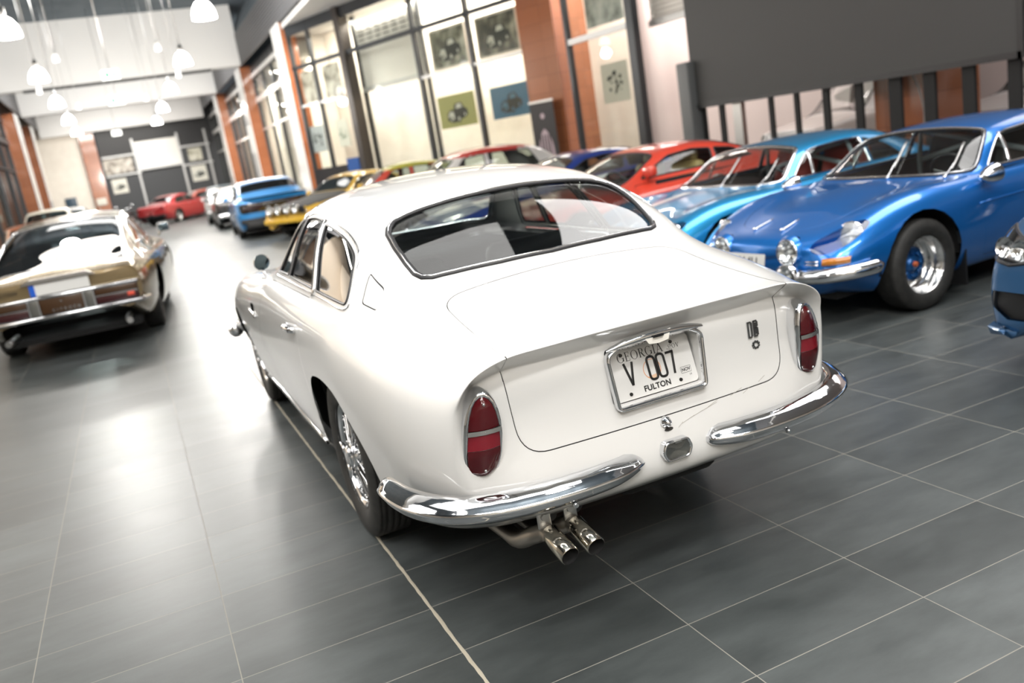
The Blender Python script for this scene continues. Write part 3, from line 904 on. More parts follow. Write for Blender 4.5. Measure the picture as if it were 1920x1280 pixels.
def serif_text(s, size):
    """thin serif capitals built from stems, hairlines and slab feet; returns a mesh centred on its width"""
    V_, F_ = [], []
    def quad(a, b, c, d):
        n = len(V_); V_.extend([(*a, 0), (*b, 0), (*c, 0), (*d, 0)]); F_.append((n, n + 1, n + 2, n + 3))
    def bx(x0, x1, y0, y1): quad((x0, y0), (x1, y0), (x1, y1), (x0, y1))
    def st(x0, y0, x1, y1, w): quad((x0 - w / 2, y0), (x0 + w / 2, y0), (x1 + w / 2, y1), (x1 - w / 2, y1))
    def arc(cx, cy, rx, ry, a0, a1, th=.13, tn=.045, n=20):
        P = []
        for k in range(n + 1):
            a = rad(a0 + (a1 - a0) * k / n); w = tn + (th - tn) * abs(cos(a)) ** 1.5
            P.append(((cx + (rx) * cos(a), cy + ry * sin(a)), (cx + (rx - w) * cos(a), cy + (ry - tn - (w - tn) * .2) * sin(a))))
        for (a, b), (c, d) in zip(P, P[1:]): quad(a, b, d, c)
    S, T, H = .12, .045, 1.0     # stem, hairline, cap height
    def foot(x, y, w=.26): bx(x - w / 2, x + w / 2, y, y + T) if y < .5 else bx(x - w / 2, x + w / 2, y - T, y)
    x = 0.
    for ch in s:
        o = len(V_); w = .7
        if ch == 'G':
            arc(.42, .5, .42, .52, 40, 330); bx(.70, .70 + S, .08, .44); foot(.76, .44 + T + .5 - .5, .30) if False else bx(.58, .88, .42, .42 + T); w = .90
        elif ch == 'E':
            bx(.10, .10 + S, 0, H); bx(0, .62, 0, T); bx(0, .60, H - T, H); bx(.2, .48, .5, .5 + T); bx(.57, .62, 0, .24); bx(.55, .60, H - .22, H); bx(.45, .49, .40, .64); w = .72
        elif ch == 'O':
            arc(.44, .5, .44, .52, 0, 360, n=32); w = .92
        elif ch == 'R':
            bx(.10, .10 + S, 0, H); foot(.16, 0); bx(0, .36, H - T, H); arc(.34, .745, .28, .255, -90, 90); bx(.2, .36, .49, .49 + T); st(.66, 0, .36, .5, .15); bx(.56, .80, 0, T); w = .80
        elif ch == 'I':
            bx(.10, .10 + S, 0, H); foot(.16, 0, .32); foot(.16, H, .32); w = .36
        elif ch == 'A':
            st(.08, 0, .40, H, T * 1.3); st(.72, 0, .42, H, .14); bx(.2, .62, .30, .30 + T); bx(-.02, .2, 0, T); bx(.58, .86, 0, T); w = .86
        elif ch == '.':
            bx(.04, .17, 0, .13); w = .24
        elif ch == 'g':
            arc(.26, .45, .24, .20, 0, 360, .09, .04, 20); arc(.27, -.08, .26, .16, 0, 360, .06, .04, 20); bx(.40, .58, .58, .63); bx(.08, .14, .05, .30); w = .58
        elif ch == 'o':
            arc(.28, .32, .28, .34, 0, 360, .10, .04, 22); w = .60
        elif ch == 'v':
            st(.27, 0, .10, .64, .11); st(.30, 0, .48, .64, T); bx(0, .22, .60, .64); bx(.38, .60, .60, .64); w = .58
        for k in range(o, len(V_)): V_[k] = (V_[k][0] + x, V_[k][1], .0002)
        x += w + .07
    me = bpy.data.meshes.new('lettering'); me.from_pydata([((a - x / 2) * size * .72, (b - .5) * size * .72, c) for a, b, c in V_], [], F_)
    return me

def num_glyphs(mb):
    """tall narrow plate numerals: V 007"""
    w = .0074
    def ln(pts, closed=False):
        mb.tube([(x, y, .0012) for x, y in pts], 1., closed=closed, nrm=[(0, 0, 1)] * len(pts), sec=[(-w / 2, -.0008), (-w / 2, .0008), (w / 2, .0008), (w / 2, -.0008)])
    t, b = .034, -.036
    ln([(-.088, t), (-.0735, b)]); ln([(-.059, t), (-.0735, b)])
    for x in (.004, .038):
        P = rpoly([(x - .013, b), (x + .013, b), (x + .013, t), (x - .013, t)], .013, 5)
        ln(P, True)
    ln([(.060, t - .003), (.088, t - .003)]); ln([(.085, t), (.076, b)])

def hero_cabin(root):
    LEA = mat('black_leather', (.014, .015, .016), .65)
    lin = mat('headliner', (.20, .20, .19), .9)
    m = MB(); m.box(-.64, .64, -.50, 1.55, .24, .30); m.build('cabin_floor', CABIN, root)
    # parcel shelf and rear seat
    m = MB(); m.rbox(-.56, .56, -.56, -.26, .90, .93, .02); m.build('parcel_shelf', LEA, root)
    m = MB()
    for x in (-.28, .28): m.rbox(x - .26, x + .26, -.30, -.12, .45, .90, .06, m=None); m.rbox(x - .26, x + .26, -.14, .30, .32, .50, .06)
    m.build('rear_seat', LEA, root)
    for x in (-.34, .34):
        s = empty('front_seat'); s.parent = root
        m = MB(); m.rbox(x - .24, x + .24, .45, .95, .30, .48, .06); m.build('cushion', LEA, s)
        m = MB(); m.rbox(-.24, .24, -.06, .06, 0, .58, .05, 3, Matrix.Translation((x, .46, .44)) @ Matrix.Rotation(.26, 4, 'X')); m.build('backrest', LEA, s)
    m = MB(); m.rbox(-.62, .62, 1.18, 1.50, .72, .93, .05); m.build('dashboard', LEA, root)
    sw = empty('steering_wheel'); sw.parent = root; sw.location = (-.34, 1.02, .86); sw.rotation_euler = (rad(62), 0, 0)
    m = MB(); m.tube([(.19 * cos(2 * pi * k / 40), .19 * sin(2 * pi * k / 40), 0) for k in range(40)], .011, n=8, closed=True); m.build('wheel_rim', mat('wood_rim', (.12, .06, .03), .3, 0, .5), sw)
    m = MB()
    for a in (pi / 2 + pi, .4, pi - .4): m.box(0, .185, -.010, .010, -.003, .001, Matrix.Rotation(a, 4, 'Z'))
    m.cyl((0, 0, -.03), (0, 0, .012), .04, n=20); m.build('wheel_spokes', STEEL, sw)
    # interior side trim
    for sx in (-1, 1):
        m = MB(); m.grid([[(sx * (.70 if z < .9 else .67), y, z) for z in (.28, .6, .93)] for y in (-.5, 0, .5, 1, 1.45)]); m.build('door_trim', LEA, root)
    m = MB(); m.tube([(-.10, 1.05, 1.215), (.10, 1.05, 1.215)], .022, n=8); m.cyl((0, 1.05, 1.21), (0, 1.08, 1.262), .006); m.build('rear_view_mirror', BLACK, root)
# ------------------------------------------------------------------ generic car parts
def row(y, zb, wb, zm, wm, zs, ws, zi, wi, zc, roof=None):
    """half cross-section of a car body at y: sill, mid, shoulder, inner edge, crown; roof = (z, half width) of the cant rail"""
    P = [(wb - .08, zb - .02), (wb, zb), (lerp(wb, wm, .75), lerp(zb, zm, .5)), (wm, zm), (lerp(wm, ws, .35), lerp(zm, zs, .68)), (ws, zs), (wi, zi)]
    if roof:
        zr, wr = roof
        P += [(lerp(wi, wr, .48) + .008, lerp(zi, zr, .52)), (wr, zr), (wr * .76, lerp(zr, zc, .62)), (wr * .38, lerp(zr, zc, .93)), (0, zc)]
    else:
        P += [(wi * k, lerp(zc, zi, k * k)) for k in (.8, .6, .4, .2, 0)]
    return [(x, y, z) for x, z in P]

def cap(r, dy, zc, k=((.93, .45, .9), (.6, .9, .6), (.02, 1., .35))):
    """close an end ring: successive rings pulled towards the middle"""
    out = []
    for sx, sy, sz in k:
        out.append([(x * sx, y + dy * sy, zc + (z - zc) * sz) for x, y, z in r])
    return out

def shell_car(rows, nose=.10, tail=.10, level=3, nk=None, tk=None, fit=2):
    """rows from tail to nose"""
    t = cap(rows[0], -tail, (rows[0][1][2] + rows[0][11][2]) / 2, *( [tk] if tk else []))
    n = cap(rows[-1], nose, (rows[-1][1][2] + rows[-1][11][2]) / 2, *( [nk] if nk else []))
    return Shell([t[::-1] + rows + n], level, fit)

def side_cond(sx, x0=.4, z0=-1, z1=9):
    return lambda c, n: c.x * sx > x0 and z0 < c.z < z1
UP = lambda c, n: n.z > .05 and c.z > .55

def circ(y, z, r, n=24): return [(y + r * cos(2 * pi * k / n), z + r * sin(2 * pi * k / n)) for k in range(n)]

def arches(sh, ys, r, z=.30, x0=.45, zmax=.85):
    for sx in (1, -1):
        for y in ys:
            sh.delete(sh.cut(circ(y, z, r), 0, side_cond(sx, x0, -1, zmax)))

def wells(parent, ys, r, xo, xi=.42, z=.30, floor=(-1, 1), zf=.2, K=16):
    m = MB()
    for sx in (-1, 1):
        for y in ys:
            g = [[(sx * x, y + (r + .015) * cos(pi * k / K), z + (r + .015) * sin(pi * k / K)) for x in (xi, (xi + xo) / 2, xo)] for k in range(K + 1)]
            m.grid(g); m.add([q[0] for q in g], [tuple(range(K + 1))])
    m.box(-xi - .12, xi + .12, floor[0], floor[1], zf, zf + .05)
    return m.build('underbody', DARK, parent)

def alloy_wheel(parent, x, y, side, R=.30, w=.20, rimr=.18, style='spoke', ns=5, col=None, barrel=None, capc=None, dish=.5):
    o = empty('wheel'); o.parent = parent; o.location = (x, y, R)
    if side < 0: o.rotation_euler = (0, 0, pi)
    h = w / 2; col = col or ALLOY
    tyre_mb(R, rimr + .004, w, False, 40).build('tyre', RUBBER, o)
    m = MB(); m.lathe([(rimr + .006, h * .84), (rimr + .008, h * .76), (rimr - .006, h * .70), (rimr - .012, h * dish), (rimr - .030, h * (dish - .3)), (rimr - (.075 if style == 'deep' else .030), h * (dish - .32)), (rimr - .030, -h * .8), (rimr, -h * .9)], n=36); m.build('rim', barrel or ALLOY, o)
    m = MB(); f = h * (dish - .25)
    if style == 'deep':
        m.lathe([(.105, f - .03), (.10, f - .012), (.085, f - .02), (.05, f - .03), (.045, f + .0), (0, f + .005)], n=30)
        for k in range(8):
            a = 2 * pi * k / 8; m.cyl((f - .03, .075 * cos(a), .075 * sin(a)), (f - .004, .075 * cos(a), .075 * sin(a)), .011, n=8)
    elif style == 'disc':
        m.lathe([(rimr - .02, f - .02), (rimr - .045, f + .01), (.05, f - .01), (.045, f + .02), (0, f + .025)], n=30)
    else:
        m.lathe([(.055, f - .03), (.055, f + .012), (.03, f + .02), (0, f + .02)], n=20)
        for k in range(ns):
            a = 2 * pi * k / ns; Mx = Matrix.Rotation(a, 4, 'X')
            m.prism([(-.030, .03), (.030, .03), (.020, rimr - .02), (-.020, rimr - .02)], f - .02, f + .006, Mx, 0)
    m.build('wheel_centre', col, o)
    if style == 'spoke':
        m = MB(); m.lathe([(0, f - .07), (rimr - .03, f - .07), (rimr - .03, f - .09)], n=24); m.build('brake_disc', mat('brake_iron', (.05, .048, .045), .5, .6), o)
    m = MB(); m.lathe([(.019, f + .0), (.016, f + .022), (0, f + .024)], n=14); m.build('wheel_cap', capc or col, o)
    return o

def win(sh, poly, ax, cond, name, parent, glass=None, seal=None, side=1, w=.022, h=.007, shift=-.004, nm='rubber_seal'):
    poly = convex(poly)
    g = sh.take(sh.cut(poly, ax, cond), name, glass or GLASS, parent, shift=shift)
    strip(sh, poly, ax, side, w, h, nm, seal or SEAL, g)
    return g

def seat(parent, x, y, z, m, name='seat', hr=.12):
    s = empty(name); s.parent = parent
    b = MB(); b.rbox(x - .23, x + .23, y, y + .48, z, z + .17, .05); b.build('cushion', m, s)
    b = MB(); b.rbox(-.23, .23, -.07, .06, 0, .56, .05, 3, Matrix.Translation((x, y + .02, z + .12)) @ Matrix.Rotation(.3, 4, 'X')); b.build('backrest', m, s)
    if hr:
        b = MB(); b.rbox(-.12, .12, -.05, .04, .56, .56 + hr, .04, 3, Matrix.Translation((x, y + .02, z + .12)) @ Matrix.Rotation(.3, 4, 'X')); b.build('headrest', m, s)
    return s

def wheel_steer(parent, x, y, z, m=None, r=.18):
    sw = empty('steering_wheel'); sw.parent = parent; sw.location = (x, y, z); sw.rotation_euler = (rad(62), 0, 0)
    b = MB(); b.tube([(r * cos(2 * pi * k / 32), r * sin(2 * pi * k / 32), 0) for k in range(32)], .012, n=7, closed=True); b.build('wheel_rim', m or BLACK, sw)
    b = MB()
    for a in (-pi / 2, .3, pi - .3): b.box(0, r - .005, -.012, .012, -.003, .001, Matrix.Rotation(a, 4, 'Z'))
    b.cyl((0, 0, -.03), (0, 0, .012), .035, n=16); b.build('wheel_spokes', STEEL, sw)

def round_lamp(parent, loc, d, r, name='headlight', dome=.03, ring=CHROME, depth=.05):
    """round lamp: bowl, glass dome with ribs, chrome ring"""
    o = empty(name); o.parent = parent; loc = V(loc); d = V(d).normalized()
    b = MB(); b.lathe([(r, 0), (r * .8, -depth * .7), (r * .35, -depth), (0, -depth)], loc, d, 24); b.build('reflector', mat('lamp_silver', (.75, .76, .78), .12, 1.), o)
    b = MB(); b.lathe([(r * .2, -depth * .9), (r * .16, -depth * .3), (0, -depth * .25)], loc, d, 12); b.build('bulb', mat('bulb_glass', (.8, .8, .78), .2), o)
    b = MB(); b.lathe([(r, 0), (r * .85, dome * .45), (r * .5, dome * .85), (0, dome)], loc, d, 24); b.build('lamp_glass', LENS, o)
    b = MB(); b.lathe([(r * .98, .004), (r * 1.04, .008), (r * 1.09, 0), (r * 1.09, -.03)], loc, d, 28); b.build('chrome_ring', ring, o)
    return o

def plate(parent, loc, rot, w, h, name='number_plate', text='', blue=False, col=(.72, .72, .70), ts=None, tcol=None):
    o = empty(name); o.parent = parent; o.location = loc; o.rotation_euler = rot
    b = MB(); b.prism(rrect(w, h, .008, 2), -.002, .002, ax=2); b.build('plate', mat('plate_' + str(round(col[0], 2)) + str(round(col[1], 2)), col, .35), o)
    if blue:
        b = MB(); b.prism([(-w / 2, -h / 2), (-w / 2 + .045, -h / 2), (-w / 2 + .045, h / 2), (-w / 2, h / 2)], .001, .0028, ax=2); b.build('blue_band', mat('euro_blue', (.01, .10, .55), .4), o)
    if text:
        me = text_mesh(text, ts or h * .8, ext=.0004, offset=.001); me.materials.append(mat('black_ink', (.012, .012, .012), .4))
        t = bpy.data.objects.new('plate_number', me); link(t, o); t.location = (.02 if blue else 0, 0, .0022)
    return o

def metal(name, c, flake=.75, rough=.28):
    return mat(name, c, rough, flake, 1., .03)

# ------------------------------------------------------------------ low blue berlinette
def berlinette(loc, yaw, paint, label, group, variant=0):
    root = empty('rally_berlinette', loc, yaw, label, 'car', group)
    R = []
    def S(y, *p): R.append([(a, y, z) for a, z in p])
    S(-2.95, (.48, .26), (.55, .28), (.62, .38), (.645, .48), (.625, .57), (.57, .64), (.49, .66), (.41, .668), (.32, .675), (.22, .68), (.11, .684), (0, .686))
    S(-2.65, (.56, .21), (.63, .23), (.70, .36), (.73, .49), (.72, .62), (.66, .705), (.57, .735), (.47, .757), (.38, .777), (.27, .795), (.14, .806), (0, .81))
    S(-2.25, (.60, .17), (.67, .19), (.74, .34), (.77, .50), (.755, .65), (.70, .74), (.63, .778), (.56, .83), (.47, .885), (.36, .92), (.19, .94), (0, .945))
    S(-1.85, (.60, .16), (.66, .18), (.725, .33), (.75, .50), (.74, .66), (.70, .745), (.662, .785), (.60, .89), (.515, .985), (.39, 1.03), (.20, 1.05), (0, 1.055))
    S(-1.40, (.60, .16), (.66, .18), (.715, .33), (.735, .50), (.728, .65), (.695, .73), (.658, .768), (.605, .89), (.525, 1.0), (.40, 1.04), (.20, 1.058), (0, 1.062))
    S(-1.01, (.60, .16), (.66, .18), (.715, .33), (.732, .50), (.725, .65), (.69, .722), (.652, .757), (.60, .875), (.515, .978), (.39, 1.008), (.20, 1.025), (0, 1.030))
    S(-.78, (.60, .16), (.66, .18), (.718, .33), (.733, .50), (.725, .65), (.688, .72), (.647, .752), (.59, .832), (.50, .898), (.37, .928), (.19, .943), (0, .947))
    S(-.53, (.60, .16), (.66, .18), (.722, .33), (.737, .50), (.728, .65), (.685, .717), (.632, .743), (.53, .760), (.41, .770), (.28, .776), (.14, .779), (0, .781))
    S(-.32, (.61, .16), (.67, .18), (.73, .33), (.742, .50), (.728, .65), (.665, .725), (.575, .745), (.46, .738), (.35, .737), (.23, .741), (.11, .745), (0, .747))
    S(0, (.62, .16), (.675, .18), (.735, .33), (.750, .50), (.728, .64), (.652, .718), (.55, .73), (.44, .712), (.33, .703), (.22, .705), (.11, .709), (0, .711))
    S(.28, (.57, .17), (.64, .19), (.715, .32), (.735, .46), (.715, .575), (.645, .652), (.545, .67), (.44, .662), (.33, .658), (.22, .660), (.11, .665), (0, .666))
    S(.50, (.48, .20), (.56, .23), (.655, .32), (.69, .42), (.675, .505), (.615, .565), (.52, .588), (.42, .594), (.32, .597), (.21, .601), (.10, .605), (0, .606))
    N = [(.42, .62, .21), (.50, .625, .245), (.58, .64, .32), (.605, .645, .39), (.588, .643, .45), (.53, .64, .50), (.45, .652, .528), (.35, .66, .545), (.26, .665, .553), (.17, .67, .557), (.08, .672, .56), (0, .672, .561)]
    nz = [[(x * .72, y + .045, .39 + (z - .39) * .66) for x, y, z in N], [(x * .02, y + .06, .39 + (z - .39) * .3) for x, y, z in N]]
    T = R[0]
    tz = [[(x * .9, y - .03, .49 + (z - .49) * .85) for x, y, z in T], [(x * .02, y - .035, .49 + (z - .49) * .5) for x, y, z in T]]
    sh = Shell([tz[::-1] + R + [N] + nz], 3, 3)
    arches(sh, (0,), .345, .285, .5, .70); arches(sh, (-2.10,), .34, .285, .5, .70)
    # windscreen (plan outline)
    ws = [(-.60, -.63), (-.50, -.53), (-.30, -.495), (0, -.485), (.30, -.495), (.50, -.53), (.60, -.63), (.56, -.79), (.485, -.95), (.40, -.975), (0, -.985), (-.40, -.975), (-.485, -.95), (-.56, -.79)]
    trim = CHROME if variant else SEAL
    g = win(sh, [tuple(p)[:2] for p in catmull([V((*p, 0)) for p in ws], 3, True)], 2, lambda c, n: n.z > .05 and c.z > .70, 'windscreen', root, seal=trim, w=.030, h=.010, nm='windscreen_surround')
    if not variant:
        strip(sh, [tuple(p)[:2] for p in catmull([V((*p, 0)) for p in ws], 3, True)], 2, 1, .008, .006, 'chrome_trim', CHROME, g, off=.0, lift=.008)
    rw = [(-.42, -2.42), (.42, -2.42), (.44, -2.0), (-.44, -2.0)]
    win(sh, rpoly(rw, .08), 2, UP, 'rear_window', root)
    for sx in (-1, 1):
        cd = side_cond(sx, .42, .745)
        sw = rpoly([(-.76, .77), (-1.60, .78), (-1.60, .985), (-1.40, .992), (-1.03, .968), (-.91, .90)], [.02, .01, .01, .1, .08, .1])
        g = win(sh, sw, 0, cd, 'side_window', root, seal=CHROME if sx else SEAL, side=sx, w=.014, h=.008, nm='chrome_frame')
        hs = sh.proj([(-.965 - .05 * k / 6, .765 + .20 * k / 6) for k in range(7)], 0, sx)
        m = MB(); m.tube([p for p, n in hs], 1., nrm=[n for p, n in hs], sec=[(-.011, -.002), (-.011, .006), (.011, .006), (.011, -.002)]); m.build('vent_divider', CHROME, g)
        q = rpoly([(-1.64, .785), (-1.98, .79), (-1.86, .90), (-1.64, .975)], [.01, .03, .08, .01])
        win(sh, q, 0, cd, 'quarter_window', root, side=sx, w=.012, seal=SEAL)
        dr = convex(rpoly([(-.59, .735), (-1.62, .75), (-1.64, .45), (-1.55, .22), (-.60, .22), (-.56, .5)], .04))
        d = sh.gap(dr, .0035, 0, side_cond(sx, .5, -1, .765), 'door', paint, root)
        hs = sh.proj([(-.52 - 1.1 * k / 8, .575 + .012 * k / 8) for k in range(9)], 0, sx)
        m = MB(); m.tube([p for p, n in hs], .006, n=6); m.build('body_crease', paint, root)
        hs = sh.proj([(-1.48 - .12 * k / 4, .70) for k in range(5)], 0, sx)
        m = MB(); m.tube([p + n * .014 for p, n in hs], .009, n=8); m.build('door_handle', CHROME, d)
        # mirror
        if sx < 0:
            mo = empty('door_mirror'); mo.parent = root
            p, n = sh.proj([(-.60, .705)], 0, sx)[0]
            m = MB(); c = p + V((sx * .075, .0, .045)); m.cyl(p, c, .010, .008, 8); m.build('stalk', CHROME, mo)
            m = MB(); m.lathe([(.060, -.035), (.062, -.02), (.055, .02), (.038, .065), (.015, .095), (0, .10)], c, (-.15 * sx, 1, -.12), 20); m.build('mirror_shell', CHROME, mo)
            m = MB(); m.lathe([(.058, -.034), (0, -.036)], c, (-.15 * sx, 1, -.12), 20); m.build('mirror_glass', mat('mirror_glass', (.10, .14, .17), .02, 1.), mo)
        # faired-in headlight
        fl = lambda c, n, sx=sx: c.y > .10 and n.y > .12 and c.x * sx > .3 and c.z > .44
        pts = [(.45, .505), (.475, .48), (.53, .47), (.59, .485), (.637, .525), (.655, .575), (.645, .618), (.60, .634), (.54, .615), (.485, .57), (.457, .54)]
        ov = convex([(x * sx, z) for x, z in [tuple(p)[:2] for p in catmull([V((*p, 0)) for p in pts], 3, True)]])
        fs = sh.cut(ov, 1, fl)
        hl = empty('headlight'); hl.parent = root
        sh.take(fs, 'bucket', paint, hl, shift=-.115, keep=True)
        hs = sh.proj(ov, 1, 1)
        m = MB(); m.grid([[p for p, n in hs] + [hs[0][0]], [p - n * .117 for p, n in hs] + [hs[0][0] - hs[0][1] * .117]]); m.build('bucket_wall', paint, hl)
        sh.take(fs, 'clear_cover', LENS, hl, shift=.001)
        c = V((.565 * sx, .445, .553))
        d = V((.10 * sx, 1, .10)).normalized()
        m = MB(); m.lathe([(.078, .0), (.066, -.035), (.03, -.05), (0, -.05)], c, d, 28); m.build('reflector', mat('lamp_silver', (.75, .76, .78), .12, 1.), hl)
        m = MB(); m.lathe([(.078, .0), (.070, .012), (.045, .024), (0, .028)], c, d, 28); m.build('lamp_glass', mat('lamp_prism', (.80, .82, .84), .15, 0, 1., trans=.55, bump=(60, .6, .01)), hl)
        m = MB(); m.lathe([(.076, .002), (.082, .004), (.084, -.02)], c, d, 28); m.build('chrome_ring', CHROME, hl)
        # driving lamp sunk in the nose, fog lamp below it
        h = sh.hit((.30 * sx, 3, .485), (0, -1, 0)); c = (h[0] if h else V((.30 * sx, .66, .485)))
        sh.delete(sh.cut(circ(.30 * sx, .485, .084, 20), 1, lambda c, n: c.y > .3 and n.y > 0))
        d = V((.04 * sx, 1, .05)).normalized()
        o = round_lamp(root, c + d * .012, d, .078, 'driving_lamp', .03)
        m = MB(); m.lathe([(.084, .01), (.094, -.004), (.105, -.03)], c + V((0, .004, 0)), d, 24); m.build('lamp_surround', paint, o)
        o = round_lamp(root, V((.36 * sx, .80, .345)), V((.02 * sx, 1, .03)), .078, 'fog_lamp', .03)
        m = MB(); m.lathe([(.084, -.02), (.078, -.05), (.05, -.085), (0, -.095)], V((.36 * sx, .80, .345)), V((.02 * sx, 1, .03)), 24); m.cyl((.36 * sx, .74, .345), (.36 * sx, .64, .34), .012); m.build('lamp_shell', CHROME, o)
        # indicator, bumper half, little grille bars
        gg = [[sh.proj([(lerp(.545, .66, a / 5) * sx, lerp(.408 + .006 * a / 5, .446 + .006 * a / 5, b / 2))], 1, 1)[0] for a in range(6)] for b in range(3)]
        m = MB(); m.grid([[p - n * .004 for p, n in gg[0]]] + [[p + n * .014 for p, n in r] for r in gg] + [[p - n * .004 for p, n in gg[2]]]); m.build('indicator', mat('amber_lens', (.50, .17, .01), .2, 0, .6), root)
        path = catmull([V(p) for p in [(.43, .745, .345), (.49, .735, .347), (.59, .69, .352), (.68, .60, .36), (.735, .48, .37), (.75, .39, .378)]], 5)
        m = MB(); rr = [.030] + [.045] * (len(path) - 4) + [.034, .022, .008]
        m.tube([V((p.x * sx, p.y, p.z)) for p in path], rr, n=14); m.build('front_bumper', CHROME, root)
        m = MB(); m.rbox(.425 * sx - .014, .425 * sx + .014, .72, .77, .305, .39, .01); m.build('overrider', BLACK, root)
        m = MB()
        for k in range(2):
            hs = sh.proj([((.42 + .10 * j / 4) * sx, .412 + .018 * k) for j in range(5)], 1, 1)
            m.tube([p + n * .004 for p, n in hs], .006, n=6)
        m.build('intake_bars', CHROME, root)
        # bonnet strips
        hs = sh.proj([((.115 + .01 * j / 5) * sx, .40 + .17 * j / 5) for j in range(6)], 2, 1)
        m = MB(); m.tube([p + n * .006 for p, n in hs], [.003, .006, .008, .009, .010, .006], n=8)
        p, n = hs[-1]; m.ball(p + n * .012, .012, 8, 6); m.build('bonnet_catch', CHROME, root)
        # wiper
        w = empty('wiper'); w.parent = root
        hs = sh.proj([(-.32 + sx * .22 + .10 * k / 6 * .6, -.465 - .20 * k / 6) for k in range(7)], 2, 1)
        m = MB(); m.tube([p + n * (.012 + .014 * sin(pi * k / 6)) for k, (p, n) in enumerate(hs)], [.007, .005, .004, .004, .004, .004, .003], n=6); m.ball(hs[0][0] + hs[0][1] * .01, .014, 8, 6); m.build('arm', CHROME, w)
        e = hs[-1][0]
        hs = sh.proj([(e.x - .03 + .06 * k / 6, e.y + .09 - .22 * k / 6) for k in range(7)], 2, 1)
        m = MB(); m.tube([p + n * .012 for p, n in hs], 1., nrm=[n for p, n in hs], sec=[(-.007, 0), (-.007, .012), (.007, .012), (.007, 0)]); m.build('blade', STEEL, w)
        for y in (0, -2.10):
            alloy_wheel(root, sx * .645, y, sx, R=.285, w=.20, rimr=.176, style='deep', ns=8, col=mat('wheel_blue', (.01, .10, .32), .3, .5, .5), barrel=mat('polished_rim', (.72, .72, .72), .16, 1.), capc=mat('orange_cap', (.55, .12, .04), .4), dish=.25)
        # mud flap
        m = MB(); m.box(sx * .52, sx * .72, -.40, -.385, .07, .34); m.build('mud_flap', BLACK, root)
    # bonnet panel
    bp = convex([tuple(p)[:2] for p in catmull([V((*p, 0)) for p in [(-.48, -.48), (-.49, -.1), (-.44, .25), (-.33, .47), (-.15, .545), (.15, .545), (.33, .47), (.44, .25), (.49, -.1), (.48, -.48), (.2, -.52), (-.2, -.52)]], 3, True)])
    bn = sh.gap(bp, .003, 2, lambda c, n: n.z > .3 and c.y > -.56, 'bonnet', paint, root)
    sh.body('body', paint, root)
    plate(root, (0, .79, .43), (pi / 2 - .2, 0, pi), .36, .11, text='  814U' if not variant else '', ts=.085, col=(.62, .62, .60))
    wells(root, (0, -2.10), .345, .70, .40, .285, (-2.8, .55), .17)
    m = MB(); m.box(-.62, .62, -2.2, -.45, .20, .26); m.rbox(-.58, .58, -.74, -.58, .54, .70, .04); m.rbox(-.58, .58, -2.3, -1.9, .3, .80, .03); m.build('cabin_trim', CABIN, root)
    for sx in (-1, 1):
        m = MB(); m.grid([[(sx * .66, y, z) for z in (.25, .5, .755)] for y in (-2.0, -1.4, -.8)]); m.build('door_trim', CABIN, root)
    sm = mat('seat_red', (.40, .03, .02), .6) if variant else CABIN
    for x in (-.29, .29): seat(root, x, -1.62, .26, sm)
    wheel_steer(root, -.29, -.92, .70)
    m = MB()
    for sx in (-1, 1): m.tube([(sx * .52, -1.62, .3), (sx * .53, -1.60, .75), (sx * .46, -1.55, 1.0), (0, -1.55, 1.03)], .02, n=8)
    m.tube([(-.50, -1.6, .75), (.46, -1.56, .98)], .02, n=8); m.tube([(.50, -1.6, .75), (-.46, -1.56, .98)], .02, n=8)
    m.build('roll_cage', mat('cage_grey', (.35, .40, .42), .4), root)
    if variant:
        hs = [sh.proj([(x, .10 - .45 * k / 6) for k in range(7)], 2, 1) for x in (.12, .24)]
        m = MB(); m.grid([[p + n * .0015 for p, n in h] for h in hs]); m.build('white_stripe', mat('stripe_white', (.70, .70, .70), .3, 0, .5), root)
    return root, sh
